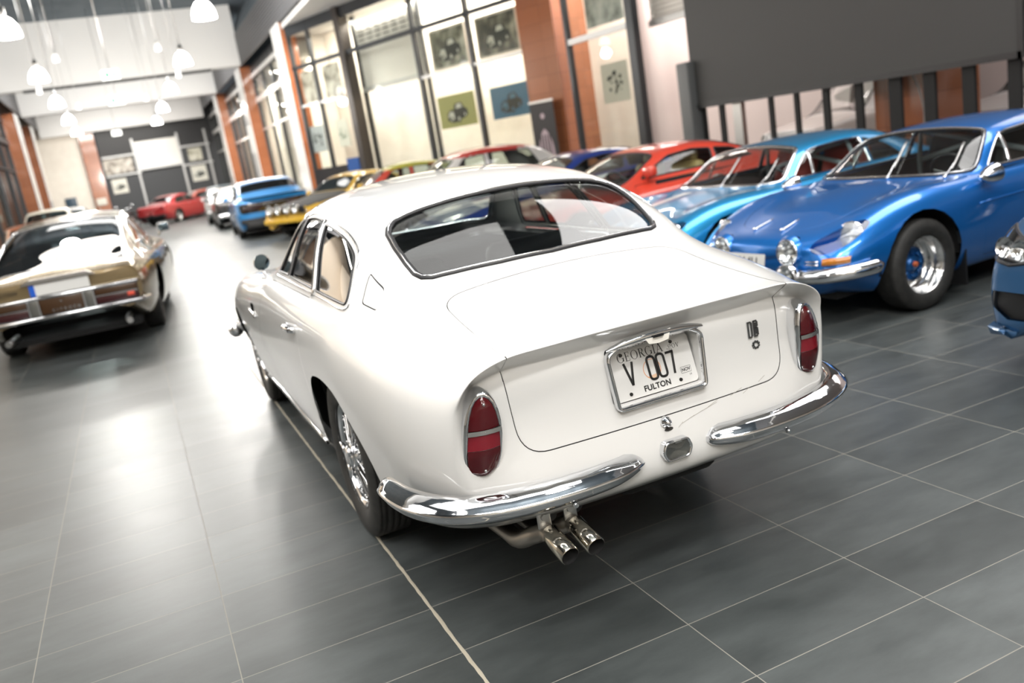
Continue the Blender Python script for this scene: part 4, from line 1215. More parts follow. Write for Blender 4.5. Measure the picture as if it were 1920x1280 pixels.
# ------------------------------------------------------------------ other cars
def basic_car(name, loc, yaw, rows, paint, label, axles, ws=None, rw=None, sides=(), doors=(), nose=.1, tail=.1, level=2, R=.30, tw=.19, hwx=None, rimr=.19, arch=None,
              style='spoke', ns=5, glass=None, seal=None, group=None, nk=None, tk=None, scale=1., wcol=None, floor=None, seats=True, seat_m=None, simple=False, trimw=.022, steer=None, cat='car', barrel=None, panels=True):
    root = empty(name, loc, yaw, label, cat, group)
    root.scale = (scale,) * 3
    sh = shell_car(rows, nose, tail, level, nk, tk)
    arch = arch or R + .06
    arches(sh, axles, arch, R, .42, R + arch + .12)
    hw = hwx or max(r[3][0] for r in rows)
    if ws: win(sh, ws, 2, lambda c, n: n.z > .05 and c.z > .5, 'windscreen', root, glass, seal, w=trimw)
    if rw: win(sh, rw, 2, lambda c, n: n.z > .02 and c.z > .5, 'rear_window', root, glass, seal, w=trimw)
    belt = min([p[1] for q in sides for p in q] or [.8])
    for sx in (-1, 1):
        for q in sides:
            win(sh, q, 0, side_cond(sx, .3, belt - .03), 'side_window', root, glass, seal, side=sx, w=trimw * .8)
        for q in doors:
            d = sh.gap(q, .005, 0, side_cond(sx, .3, -1, belt + .02), 'door', paint, root)
            y = min(p[0] for p in q) + .14
            p, n = sh.proj([(y, belt - .10)], 0, sx)[0]
            m = MB(); m.tube([p + n * .004 - V((0, .07, 0)), p + n * .018, p + n * .004 + V((0, .07, 0))], .010, n=6); m.build('door_handle', STEEL, d)
    sh.body('body', paint, root)
    for y in axles:
        for sx in (-1, 1):
            alloy_wheel(root, sx * (hw - tw / 2 - .025), y, sx, R, tw, rimr, style, ns, wcol, barrel)
    y0, y1 = rows[0][0][1] + .15, rows[-1][0][1] - .15
    wells(root, axles, arch, hw - .06, hw - .32, R, (y0, y1), .18, 10)
    cab = [r for r in rows if r[8][2] > r[6][2] + .12]
    if cab and seats:
        ya, yb = cab[0][0][1] - .1, cab[-1][0][1] + .25
        zb = belt
        m = MB(); m.box(-hw + .10, hw - .10, ya, yb, .22, .28); m.rbox(-hw + .16, hw - .16, yb - .25, yb + .1, zb - .22, zb - .04, .05)
        for sx in (-1, 1): m.grid([[(sx * (hw - .12), ya + (yb - ya) * k / 3, z) for z in (.25, zb - .03)] for k in range(4)])
        m.build('cabin_trim', CABIN, root)
        ym = (axles[0] + axles[1]) / 2 - .25
        for x in (-.34, .34): seat(root, x, ym, .26, seat_m or CABIN)
        wheel_steer(root, steer or -.34, ym + .72, zb - .06)
    return root, sh

def lamp_patch(sh, root, poly, ax, side, cond, m, name, shift=.004, frame=None, thick=0):
    fs = sh.cut(convex(poly), ax, cond)
    o = sh.take(fs, name, m, root, shift=shift)
    if frame: strip(sh, convex(poly), ax, side, .014, .008, 'lamp_frame', frame, o)
    return o

def bar_along(root, pts, r, name, m, sec=None, n=8):
    b = MB(); b.tube(pts, r, n=n); return b.build(name, m, root)

AMBER = mat('amber_lens', (.50, .17, .01), .2, 0, .6)
REDL = mat('dark_red_lens', (.035, .003, .005), .15, 0, .8)
BROWN = mat('brown_lens', (.05, .021, .006), .18, 0, .8)
TINT = thin_glass('tinted_glass', (.35, .42, .43), 1.1)
DKGLASS = thin_glass('dark_glass', (.10, .11, .12), .55)

def gold_coupe():
    """long coupe, narrow behind and wide in front; y = 0 at the tail panel"""
    G = mat('gold_paint', (.25, .185, .095), .26, .6, 1., .03)
    rows = [row(0, .40, .62, .56, .70, .72, .68, .765, .63, .775),
            row(.16, .34, .66, .56, .745, .74, .715, .815, .64, .835),
            row(.50, .24, .70, .56, .785, .76, .755, .84, .67, .93, (.90, .56)),
            row(.95, .20, .73, .56, .82, .78, .78, .855, .70, 1.06, (1.02, .56)),
            row(1.5, .18, .77, .56, .855, .79, .80, .86, .72, 1.19, (1.13, .555)),
            row(2.1, .18, .80, .56, .88, .80, .81, .865, .735, 1.27, (1.20, .56)),
            row(2.6, .18, .82, .56, .895, .80, .82, .87, .74, 1.27, (1.20, .55)),
            row(2.95, .18, .83, .56, .905, .80, .825, .865, .735, 1.10, (1.04, .54)),
            row(3.3, .18, .84, .56, .912, .80, .83, .85, .72, .92),
            row(3.75, .20, .84, .55, .915, .76, .84, .80, .72, .86),
            row(4.25, .22, .80, .52, .87, .68, .80, .72, .66, .77),
            row(4.6, .28, .70, .46, .78, .58, .70, .60, .58, .63)]
    root, sh = basic_car('gold_coupe', (-2.10, 6.75, 0), rad(-3.5), rows, G, 'gold long-tailed coupe with blank white plate and full-width tail lights', (1.08, 4.03 - .45),
        ws=rpoly([(-.66, 3.32), (.66, 3.32), (.50, 2.72), (-.50, 2.72)], .06),
        sides=[rpoly([(1.02, .90), (1.85, .90), (1.85, 1.15), (1.45, 1.08)], .03), rpoly([(1.92, .90), (3.02, .90), (2.72, 1.14), (2.5, 1.18), (1.92, 1.16)], .03)],
        doors=[convex(rpoly([(1.85, .86), (3.10, .86), (3.15, .5), (3.1, .24), (1.95, .24)], .05))], level=3, R=.32, rimr=.20, glass=TINT, seal=CHROME, hwx=.80, tail=.02, tk=((.97, .6, .97), (.7, 1., .8), (.02, 1., .6)), scale=1.08, floor=None, arch=.34, trimw=.02)
    # hatch glass
    win(sh, rpoly([(-.60, .22), (.60, .22), (.545, .52), (.52, 1.70), (-.52, 1.70), (-.545, .52)], .05), 2, lambda c, n: n.z > .1 and c.z > .70, 'rear_hatch_glass', root, DKGLASS, CHROME, w=.02)
    for o in [c for c in root.children if c.name.startswith('body')]: bpy.data.objects.remove(o)
    sh.body('body', G, root)
    T = lambda x, z, d=0: V((x, -.025 - d, z))
    # tail panel: chrome bars, lamps, centre panel
    m = MB(); m.tube([V((-.70, .06, .615)), T(-.66, .612, .012), T(0, .612, .02), T(.66, .612, .012), V((.70, .06, .615))], .020, n=10); m.build('upper_chrome_bar', CHROME, root)
    m = MB(); m.tube([V((-.73, .10, .435)), T(-.67, .432, .02), T(0, .43, .03), T(.67, .432, .02), V((.73, .10, .435))], .022, n=10); m.build('rear_bumper', CHROME, root)
    m = MB(); m.box(-.66, .66, -.03, .05, .45, .60); m.build('tail_panel', BLACK, root)
    for sx in (-1, 1):
        a, b = sorted((sx * .285, sx * .655))
        for nm, z0, z1, mt in (('amber_lamp', .535, .595, BROWN), ('tail_lamp', .455, .525, REDL)):
            m = MB(); m.rbox(a, b, -.048, -.02, z0, z1, .006); m.build(nm, mt, root)
        m = MB(); m.box(a, b, -.052, -.03, .5265, .5335); m.build('lamp_strip', CHROME, root)
        c = sorted((sx * .19, sx * .275))
        m = MB(); m.rbox(c[0], c[1], -.055, -.02, .452, .598, .008); m.build('reversing_lamp', mat('grey_lens', (.13, .13, .12), .2, .3, .6), root)
        for x in c: m = MB(); m.box(x - .006, x + .006, -.058, -.02, .45, .60); m.build('lamp_edge', CHROME, root)
    m = MB(); m.rbox(.56, .62, -.052, -.045, .485, .52, .004); m.build('red_reflector', mat('red_reflex', (.75, .10, .06), .3), root)
    m = MB(); m.rbox(-.185, .185, -.050, -.02, .455, .597, .008); m.build('fuel_panel', BROWN, root)
    me = text_mesh('CITROËN', .034, ext=.002, space=1.9); me.materials.append(CHROME)
    t = bpy.data.objects.new('maker_lettering', me); link(t, root); t.location = (.03, -.054, .482); t.rotation_euler = (pi / 2, 0, 0)
    m = MB(); m.prism([(-.010, .548), (0, .566), (.010, .548), (0, .555)], -.056, -.048, ax=1); m.build('chevron_badge', CHROME, root)
    p = plate(root, (.02, -.05, .678), (pi / 2, 0, 0), .50, .115, blue=True)
    m = MB(); m.rbox(-.24, .28, -.055, -.02, .615, .635, .006); m.build('plate_holder', BLACK, root)
    m = MB(); m.prism([(-.30, .745), (.34, .745), (.26, .785), (-.22, .785)], -.07, -.01, ax=1); m.build('plate_lamp', mat('brushed_chrome', (.6, .6, .61), .18, 1.), root)
    me = text_mesh('INJECTION', .040, ext=.002, space=1.2); me.materials.append(BLACK)
    t = bpy.data.objects.new('model_lettering', me); link(t, root); t.location = (-.45, -.032, .69); t.rotation_euler = (pi / 2, 0, 0)
    for sx in (-1, 1):
        m = MB(); m.tube([(sx * .50, .35, .26), (sx * .50, .10, .26), (sx * .52, -.02, .25)], .03, n=10); m.build('exhaust', STEEL, root)
        mo = empty('door_mirror'); mo.parent = root
        m = MB(); m.rbox(sx * .92 - .07, sx * .92 + .07, 2.86, 2.94, .90, 1.0, .02); m.cyl((sx * .84, 2.92, .86), (sx * .90, 2.92, .92), .012); m.build('mirror_shell', CHROME, mo)
        m = MB(); m.rbox(sx * .92 - .06, sx * .92 + .06, 2.853, 2.862, .91, .99, .004); m.build('mirror_glass', mat('mirror_glass', (.10, .14, .17), .02, 1.), mo)
    return root

def wedge_coupe(loc, yaw, paint, label, name='wedge_coupe', seat_m=None, tall=0., level=2, group=None, mirror=True, glass=None):
    """low mid-engined coupe; y = 0 at the front axle, nose forward"""
    k = tall
    rows = [row(-3.1, .30, .66, .52, .78, .74, .74, .80, .68, .82),
            row(-2.75, .20, .74, .50, .86, .78, .82, .86, .72, .88),
            row(-2.35, .17, .76, .50, .87, .79, .82, .86, .70, .95 + k, (.90 + k, .56)),
            row(-1.95, .16, .76, .50, .865, .78, .81, .85, .69, 1.08 + k, (1.02 + k, .55)),
            row(-1.55, .16, .76, .50, .86, .76, .80, .84, .68, 1.125 + k, (1.06 + k, .54)),
            row(-1.15, .16, .76, .50, .86, .75, .79, .83, .68, 1.10 + k, (1.035 + k, .53)),
            row(-.80, .16, .76, .50, .86, .74, .79, .82, .68, .95 + k * .6, (.90 + k * .6, .54)),
            row(-.42, .16, .77, .50, .865, .72, .79, .78, .69, .81),
            row(0, .17, .78, .48, .87, .68, .79, .74, .69, .75),
            row(.45, .20, .74, .44, .84, .60, .76, .65, .66, .665),
            row(.85, .24, .64, .40, .76, .50, .68, .53, .58, .54)]
    root, sh = basic_car(name, loc, yaw, rows, paint, label, (-2.45, 0),
        ws=rpoly([(-.62, -.46), (.62, -.46), (.50, -1.08), (-.50, -1.08)], .07), rw=rpoly([(-.52, -2.3), (.52, -2.3), (.48, -1.92), (-.48, -1.92)], .05),
        sides=[rpoly([(-.80, .845), (-1.68, .865), (-1.72, 1.01 + k), (-1.5, 1.035 + k), (-1.2, 1.01 + k), (-1.02, .94 + k * .7)], .03), rpoly([(-1.76, .87), (-2.2, .88), (-1.98, .98 + k), (-1.76, 1.01 + k)], .03)],
        doors=[convex(rpoly([(-.66, .80), (-1.70, .83), (-1.75, .5), (-1.65, .22), (-.60, .22)], .05))], level=level, R=.31, seat_m=seat_m, group=group, arch=.36, glass=glass)
    for sx in (-1, 1):
        if mirror:
            mo = empty('door_mirror'); mo.parent = root
            p, n = sh.proj([(-.86, .83)], 0, sx)[0]
            m = MB(); m.rbox(p.x + sx * .05 - .075, p.x + sx * .05 + .075, p.y - .05, p.y + .05, .86, .96, .03); m.cyl(p - V((sx * .03, 0, .02)), p + V((sx * .04, 0, .06)), .02, n=8); m.build('mirror_shell', paint, mo)
        hs = [sh.hit((x * sx, 3, z), (0, -1, 0)) for x, z in ((.50, .44), (.68, .44), (.68, .485), (.50, .485))]
        if all(hs):
            m = MB(); a = [p + n * .001 for p, n in hs]; b = [p + n * .012 for p, n in hs]; m.add(a + b, [(0, 1, 5, 4), (1, 2, 6, 5), (2, 3, 7, 6), (3, 0, 4, 7), (4, 5, 6, 7)], False); m.build('front_lamp', AMBER, root)
    return root, sh

def hatchback(loc, yaw, paint, label, name='hatchback', H=1.35, L=3.6, W=.78, level=2, roof_paint=None, group=None, glass=None, seal=None, cat='car', boxy=0., seat_m=None, wcol=None, pillar=None):
    """small upright car; y = 0 at the front axle"""
    b = H * .62; wb = L * .63; t = -wb - .55; h2 = H
    rows = [row(t, .34, W - .16, .55, W - .06, b - .08, W - .10, b + .0, W - .14, b + .03),
            row(t + .12, .24, W - .08, .52, W - .01, b - .06, W - .05, b + .05, W - .12, b + .22 + boxy, (b + .18 + boxy, W - .24)),
            row(t + .50, .20, W - .06, .52, W, b - .05, W - .04, b + .03, W - .10, h2 - .06, (h2 - .12, W - .24)),
            row(t + 1.05, .18, W - .06, .52, W, b - .05, W - .04, b + .02, W - .09, h2, (h2 - .07, W - .22)),
            row(-1.45, .18, W - .06, .52, W, b - .05, W - .04, b + .01, W - .09, h2 + .005, (h2 - .06, W - .22)),
            row(-1.0, .18, W - .06, .52, W, b - .05, W - .04, b, W - .09, h2 - .05, (h2 - .12, W - .23)),
            row(-.62, .18, W - .06, .52, W, b - .06, W - .04, b - .01, W - .09, b + .20, (b + .15, W - .22)),
            row(-.30, .18, W - .06, .50, W, b - .08, W - .04, b - .03, W - .10, b + .02),
            row(.10, .20, W - .06, .48, W, b - .13, W - .05, b - .08, W - .12, b - .05),
            row(.50, .26, W - .10, .46, W - .04, b - .20, W - .10, b - .15, W - .16, b - .13)]
    root, sh = basic_car(name, loc, yaw, rows, paint, label, (-wb, 0),
        ws=rpoly([(-W + .17, -.36), (W - .17, -.36), (W - .27, -.93), (-W + .27, -.93)], .05), rw=rpoly([(-W + .25, t + .15), (W - .25, t + .15), (W - .28, t + .44), (-W + .28, t + .44)], .05),
        sides=[rpoly([(-.72, b + .02), (-1.42, b + .03), (-1.42, h2 - .10), (-1.08, h2 - .13)], .03), rpoly([(-1.50, b + .03), (t + .42, b + .04), (t + .60, h2 - .13), (-1.50, h2 - .10)], .03)],
        doors=[convex(rpoly([(-.52, b - .02), (-1.46, b - .02), (-1.46, .5), (-1.38, .22), (-.55, .22)], .05))], level=level, R=.28, rimr=.17, group=group, glass=glass, seal=seal, cat=cat, seat_m=seat_m, wcol=wcol)
    if roof_paint:
        b_ = [c for c in root.children if c.name.startswith('body')][0]; bpy.data.objects.remove(b_)
        fs = [f for f in sh.bm.faces if f.calc_center_median().z > h2 - .105]
        sh.take(fs, 'roof_skin', roof_paint, root)
        if pillar:
            fs = [f for f in sh.bm.faces if f.calc_center_median().z > b + .06 and f.calc_center_median().y < t + .72]
            sh.take(fs, 'rear_pillar', pillar, root)
        sh.body('body', paint, root)
    for sx in (-1, 1):
        h = sh.hit((sx * (W - .24), 3, b - .27), (0, -1, 0))
        if h: round_lamp(root, h[0] + V((0, .01, 0)), (0, 1, 0), .08)
        h = sh.hit((sx * (W - .20), -9, b - .2), (0, 1, 0))
        if h:
            m = MB(); m.rbox(h[0].x - .06, h[0].x + .06, h[0].y - .02, h[0].y + .02, b - .28, b - .12, .01); m.build('tail_light', REDL, root)
    for y, nm in ((t - .10, 'rear_bumper'), (.64, 'front_bumper')):
        m = MB(); m.rbox(-W + .08, W - .08, y - .05, y + .05, .36, .46, .03); m.build(nm, STEEL, root)
    return root, sh

def saloon(loc, yaw, paint, label, name='saloon', H=1.38, W=.82, level=2, group=None, glass=None, tail_m=None, fast=False, L=4.3, scale=1., plate_w=0., seal=None, dark=False, wide=0.):
    """three-box car seen mostly from behind; y = 0 at the rear axle, nose forward"""
    b = H * .66; wb = 2.6
    f = .18 if fast else 0
    rows = [row(-.95, .36, W - .12, .58, W - .04, b - .05, W - .07, b + .02, W - .13, b + .04),
            row(-.80, .26, W - .08, .56, W, b - .04, W - .04, b + .05, W - .11, b + .08),
            row(-.35 - f, .20, W - .06, .56, W + wide, b - .03, W - .03 + wide, b + .04, W - .10, b + .14 + f * .3, (b + .10 + f * .3, W - .22)),
            row(.15, .18, W - .06, .56, W + wide * .5, b - .03, W - .03, b + .03, W - .09, H - .09, (H - .15, W - .24)),
            row(.55, .18, W - .06, .56, W, b - .03, W - .03, b + .02, W - .09, H - .01, (H - .08, W - .23)),
            row(1.05, .18, W - .06, .56, W, b - .03, W - .03, b + .02, W - .09, H, (H - .07, W - .23)),
            row(1.5, .18, W - .06, .56, W, b - .03, W - .03, b + .01, W - .09, H - .10, (H - .17, W - .24)),
            row(1.95, .18, W - .06, .55, W, b - .06, W - .04, b - .01, W - .10, b + .06, (b + .04, W - .20)),
            row(2.6, .20, W - .06, .52, W, b - .10, W - .05, b - .05, W - .12, b),
            row(3.2, .26, W - .10, .48, W - .04, b - .17, W - .10, b - .12, W - .16, b - .09)]
    root, sh = basic_car(name, loc, yaw, rows, paint, label, (0, wb),
        ws=rpoly([(-W + .18, 1.92), (W - .18, 1.92), (W - .29, 1.42), (-W + .29, 1.42)], .05), rw=rpoly([(-W + .20, -.30 - f), (W - .20, -.30 - f), (W - .30, .16), (-W + .30, .16)], .05),
        sides=[rpoly([(.0, b + .04), (.80, b + .04), (.80, H - .12), (.25, H - .17)], .03), rpoly([(.87, b + .04), (1.72, b + .04), (1.42, H - .17), (1.2, H - .12), (.87, H - .12)], .03)],
        doors=[convex(rpoly([(.84, b), (1.78, b), (1.85, .5), (1.8, .22), (.84, .22)], .05))], level=level, R=.31, group=group, glass=glass or TINT, scale=scale, seal=seal)
    for sx in (-1, 1):
        a, c = sorted((sx * (W - .14), sx * (W - .42)))
        m = MB(); m.rbox(a, c, -1.02, -.94, b - .17, b - .06, .015); m.build('tail_light', tail_m or REDL, root)
        h = sh.hit((sx * (W - .26), 9, b - .24), (0, -1, 0))
        if h: round_lamp(root, h[0] + V((0, .01, 0)), (0, 1, 0), .08)
        mo = empty('door_mirror'); mo.parent = root
        m = MB(); m.rbox(sx * (W + .06) - .07, sx * (W + .06) + .07, 1.62, 1.70, b + .02, b + .12, .02); m.build('mirror_shell', paint, mo)
    m = MB(); m.rbox(-W + .06, W - .06, -1.06, -.92, .38, .50, .03); m.build('rear_bumper', CHROME if not dark else BLACK, root)
    m = MB(); m.rbox(-W + .06, W - .06, 3.24, 3.36, .36, .48, .03); m.build('front_bumper', CHROME if not dark else BLACK, root)
    if plate_w: plate(root, (0, -1.03, b - .12), (pi / 2, 0, 0), plate_w, .11)
    return root, sh

def muscle_car():
    P = metal('muscle_blue', (.03, .25, .62), .35, .3)
    root, sh = saloon((2.12, 20.7, 0), rad(-3), P, 'bright blue muscle car seen from behind beside the brick pillar', 'muscle_car', H=1.43, W=.93, level=3, glass=DKGLASS, tail_m=BLACK, fast=True, dark=True, wide=.03)
    b = [c for c in root.children if c.name.startswith('body')][0]; bpy.data.objects.remove(b)
    pp = convex(rpoly([(-.85, .63), (.85, .63), (.86, .88), (-.86, .88)], .09))
    sh.take(sh.cut(pp, 1, lambda c, n: c.y < -.6 and n.y < -.1), 'tail_lamp_and_shade', mat('smoked_lens_and_shade', (.012, .010, .011), .12, 0, 1.), root)  # black lamp panel, made taller to include the shade under the spoiler
    hs = sh.proj(dens(pp, .03), 1, -1)
    sh.body('body', P, root)
    for sx in (-1, 1):
        a, c = sorted((sx * .30, sx * .76)); m = MB(); m.rbox(a, c, -1.062, -1.02, .72, .79, .03); m.build('tail_lamp', REDL, root)
    m = MB(); m.grid([[(x, -.90 - .20 * j / 3 + .06 * (x / .85) ** 2, .95 + .04 * j / 3) for x in [-.85 + 1.7 * k / 12 for k in range(13)]] for j in range(4)]); m.build('spoiler', BLACK, root)
    m = MB(); m.rbox(-.76, .76, -1.12, -.90, .24, .44, .05); m.build('diffuser', BLACK, root)
    for sx in (-1, 1):
        m = MB(); m.lathe([(.04, 0), (.045, -.01), (.045, -.12), (.03, -.12)], (sx * .52, -1.08, .30), (0, -1, 0), 14); m.build('tail_pipe', STEEL, root)
    return root

def motorcycle(loc, yaw, label, col):
    root = empty('motorcycle', loc, yaw, label, 'motorcycle', 'motorcycles by the far pillar')
    P = mat('bike_' + str(col[0]), col, .3, .3, .8)
    for y in (-.70, .72):
        w = empty('wheel'); w.parent = root; w.location = (0, y, .32)
        tyre_mb(.32, .23, .12, False, 28).build('tyre', RUBBER, w)
        m = MB(); m.lathe([(.235, -.04), (.215, 0), (.235, .04)], n=24); m.build('rim', ALLOY, w)
        m = MB()
        for k in range(10): a = 2 * pi * k / 10; m.cyl((0, 0, 0), (0, .22 * cos(a), .22 * sin(a)), .006, n=5)
        m.cyl((-.06, 0, 0), (.06, 0, 0), .04, n=12); m.build('spokes', STEEL, w)
    m = MB(); m.rbox(-.14, .14, -.02, .40, .68, .90, .09, 4); m.build('tank', P, root)
    m = MB(); m.rbox(-.13, .13, -.68, .02, .72, .84, .05); m.build('seat', BLACK, root)
    m = MB(); m.rbox(-.17, .17, -.18, .32, .28, .62, .06); m.cyl((-.22, .1, .42), (.22, .1, .42), .09, n=14); m.build('engine', STEEL, root)
    m = MB()
    for sx in (-1, 1): m.cyl((sx * .09, .72, .32), (sx * .09, .46, .98), .026, n=8)
    m.build('fork', CHROME, root)
    m = MB(); m.tube([(-.36, .28, 1.02), (-.2, .42, 1.05), (0, .46, 1.0), (.2, .42, 1.05), (.36, .28, 1.02)], .014, n=7); m.build('handlebar', CHROME, root)
    round_lamp(root, V((0, .60, .88)), (0, 1, 0), .09)
    for sx in (-1, 1):
        m = MB(); m.tube([(sx * .12, .25, .34), (sx * .17, .0, .24), (sx * .18, -.75, .30)], [.025, .03, .042], n=9); m.build('exhaust', CHROME, root)
        m = MB(); m.tube([(sx * .30, .38, 1.04), (sx * .34, .36, 1.14)], .008, n=5); m.ball((sx * .36, .36, 1.17), .05, 10, 6, (1, .4, .8)); m.build('mirror', CHROME, root)
    m = MB(); m.tube([(0, -.70, .32), (0, -.55, .70)], .03, n=7); m.tube([(0, .46, .9), (0, .15, .55), (0, -.2, .30), (0, -.45, .68), (0, .3, .80)], .02, n=7); m.tube([(.02, -.2, .26), (.22, -.25, .02)], .012, n=6); m.build('bike_frame', BLACK, root)
    m = MB(); m.tube([(0, .72 + .36 * cos(a), .32 + .36 * sin(a)) for a in [.3 + 1.6 * k / 8 for k in range(9)]], 1., sec=[(-.06, 0), (.06, 0), (.06, .006), (-.06, .006)]); m.build('mudguard', P, root)
    return root

def edge_hatch(loc, yaw):
    P = metal('slate_blue', (.035, .12, .27), .4, .32)
    W = .83
    rows = [row(-3.0, .30, W - .14, .55, W - .05, .86, W - .10, .93, W - .15, .97),
            row(-2.85, .24, W - .08, .52, W - .01, .88, W - .05, .96, W - .12, 1.18, (1.14, W - .24)),
            row(-2.4, .18, W - .06, .52, W, .88, W - .04, .95, W - .10, 1.38, (1.32, W - .24)),
            row(-1.6, .18, W - .06, .52, W, .88, W - .04, .94, W - .09, 1.42, (1.35, W - .22)),
            row(-1.1, .18, W - .06, .52, W, .87, W - .04, .93, W - .09, 1.38, (1.31, W - .22)),
            row(-.65, .18, W - .06, .52, W, .85, W - .04, .92, W - .09, 1.12, (1.08, W - .22)),
            row(-.30, .18, W - .05, .50, W + .01, .82, W - .04, .88, W - .10, .93),
            row(.10, .18, W - .05, .48, W + .02, .74, W - .04, .80, W - .12, .86),
            row(.42, .19, W - .07, .42, W - .01, .66, W - .07, .72, W - .16, .79),
            row(.62, .20, W - .14, .40, W - .10, .60, W - .17, .645, W - .26, .70)]
    root, sh = basic_car('hot_hatch', loc, yaw, rows, P, 'slate blue hatchback cut off by the right picture edge, only its front corner showing', (-2.45, 0),
        ws=rpoly([(-.64, -.38), (.64, -.38), (.55, -.98), (-.55, -.98)], .05), sides=[rpoly([(-.76, .95), (-1.5, .96), (-1.5, 1.28), (-1.15, 1.25)], .03), rpoly([(-1.58, .96), (-2.45, .97), (-2.35, 1.24), (-1.58, 1.28)], .03)],
        level=3, R=.30, rimr=.20, nose=.09, arch=.355)
    b = [c for c in root.children if c.name.startswith('body')][0]; bpy.data.objects.remove(b)
    fr = lambda c, n: c.y > .1 and n.y > .1
    for sx in (-1, 1):
        lp = [(sx * x, z) for x, z in ((.44, .56), (.60, .53), (.735, .555), (.76, .63), (.72, .675), (.52, .64))]
        fs = sh.cut(convex(lp), 1, fr)
        hl = empty('headlight'); hl.parent = root
        sh.take(fs, 'reflector', mat('lamp_silver', (.75, .76, .78), .12, 1.), hl, shift=-.03, keep=True)
        o = sh.take(fs, 'clear_lens', LENS, hl, shift=.003)
        strip(sh, convex(lp), 1, 1, .014, .008, 'lamp_seal', SEAL, hl)
        for q in (.55, .66):
            h = sh.hit((sx * q, 3, .60), (0, -1, 0))
            if h:
                m = MB(); m.lathe([(.05, -.005), (.04, -.02), (0, -.028)], h[0] - V((0, .0, 0)), (0, 1, .1), 16); m.build('projector', CHROME, hl)
        ip = [(sx * x, z) for x, z in ((.40, .28), (.62, .27), (.72, .33), (.70, .40), (.42, .41))]
        o = sh.take(sh.cut(convex(ip), 1, fr), 'side_intake', BLACK, root, shift=-.02)
        hs = sh.proj([(.30, .47)], 0, sx)
        p, n = hs[0]; m = MB(); m.ball(p, .03, 10, 6, (.5, 1.3, .6)); m.build('side_repeater', mat('lamp_white', (.6, .55, .5), .25), root)
    ip = [(-.34, .27), (.34, .27), (.34, .42), (-.34, .42)]
    sh.take(sh.cut(convex(rpoly(ip, .04)), 1, fr), 'centre_intake', BLACK, root, shift=-.02)
    h = sh.proj([(x, .24) for x in [-.70 + 1.4 * k / 14 for k in range(15)]], 1, 1)
    m = MB(); m.tube([p + n * .01 - V((0, 0, .02)) for p, n in h], 1., sec=[(-.03, -.02), (-.03, .02), (.01, .035), (.03, .0)], nrm=[(0, 1, 0)] * 15); m.build('front_lip', P, root)
    plate(root, (0, .74, .50), (pi / 2, 0, pi), .5, .11)
    sh.body('body', P, root)
    return root
# ------------------------------------------------------------------ the hall
def nodes_of(m): return m.node_tree, m.node_tree.nodes['Principled BSDF']

def mnode(nt, op, a, b=None, c=None):
    n = nt.nodes.new('ShaderNodeMath'); n.operation = op
    for i, v in enumerate((a, b, c)):
        if v is None: continue
        if isinstance(v, (int, float)): n.inputs[i].default_value = v
        else: nt.links.new(v, n.inputs[i])
    return n.outputs[0]

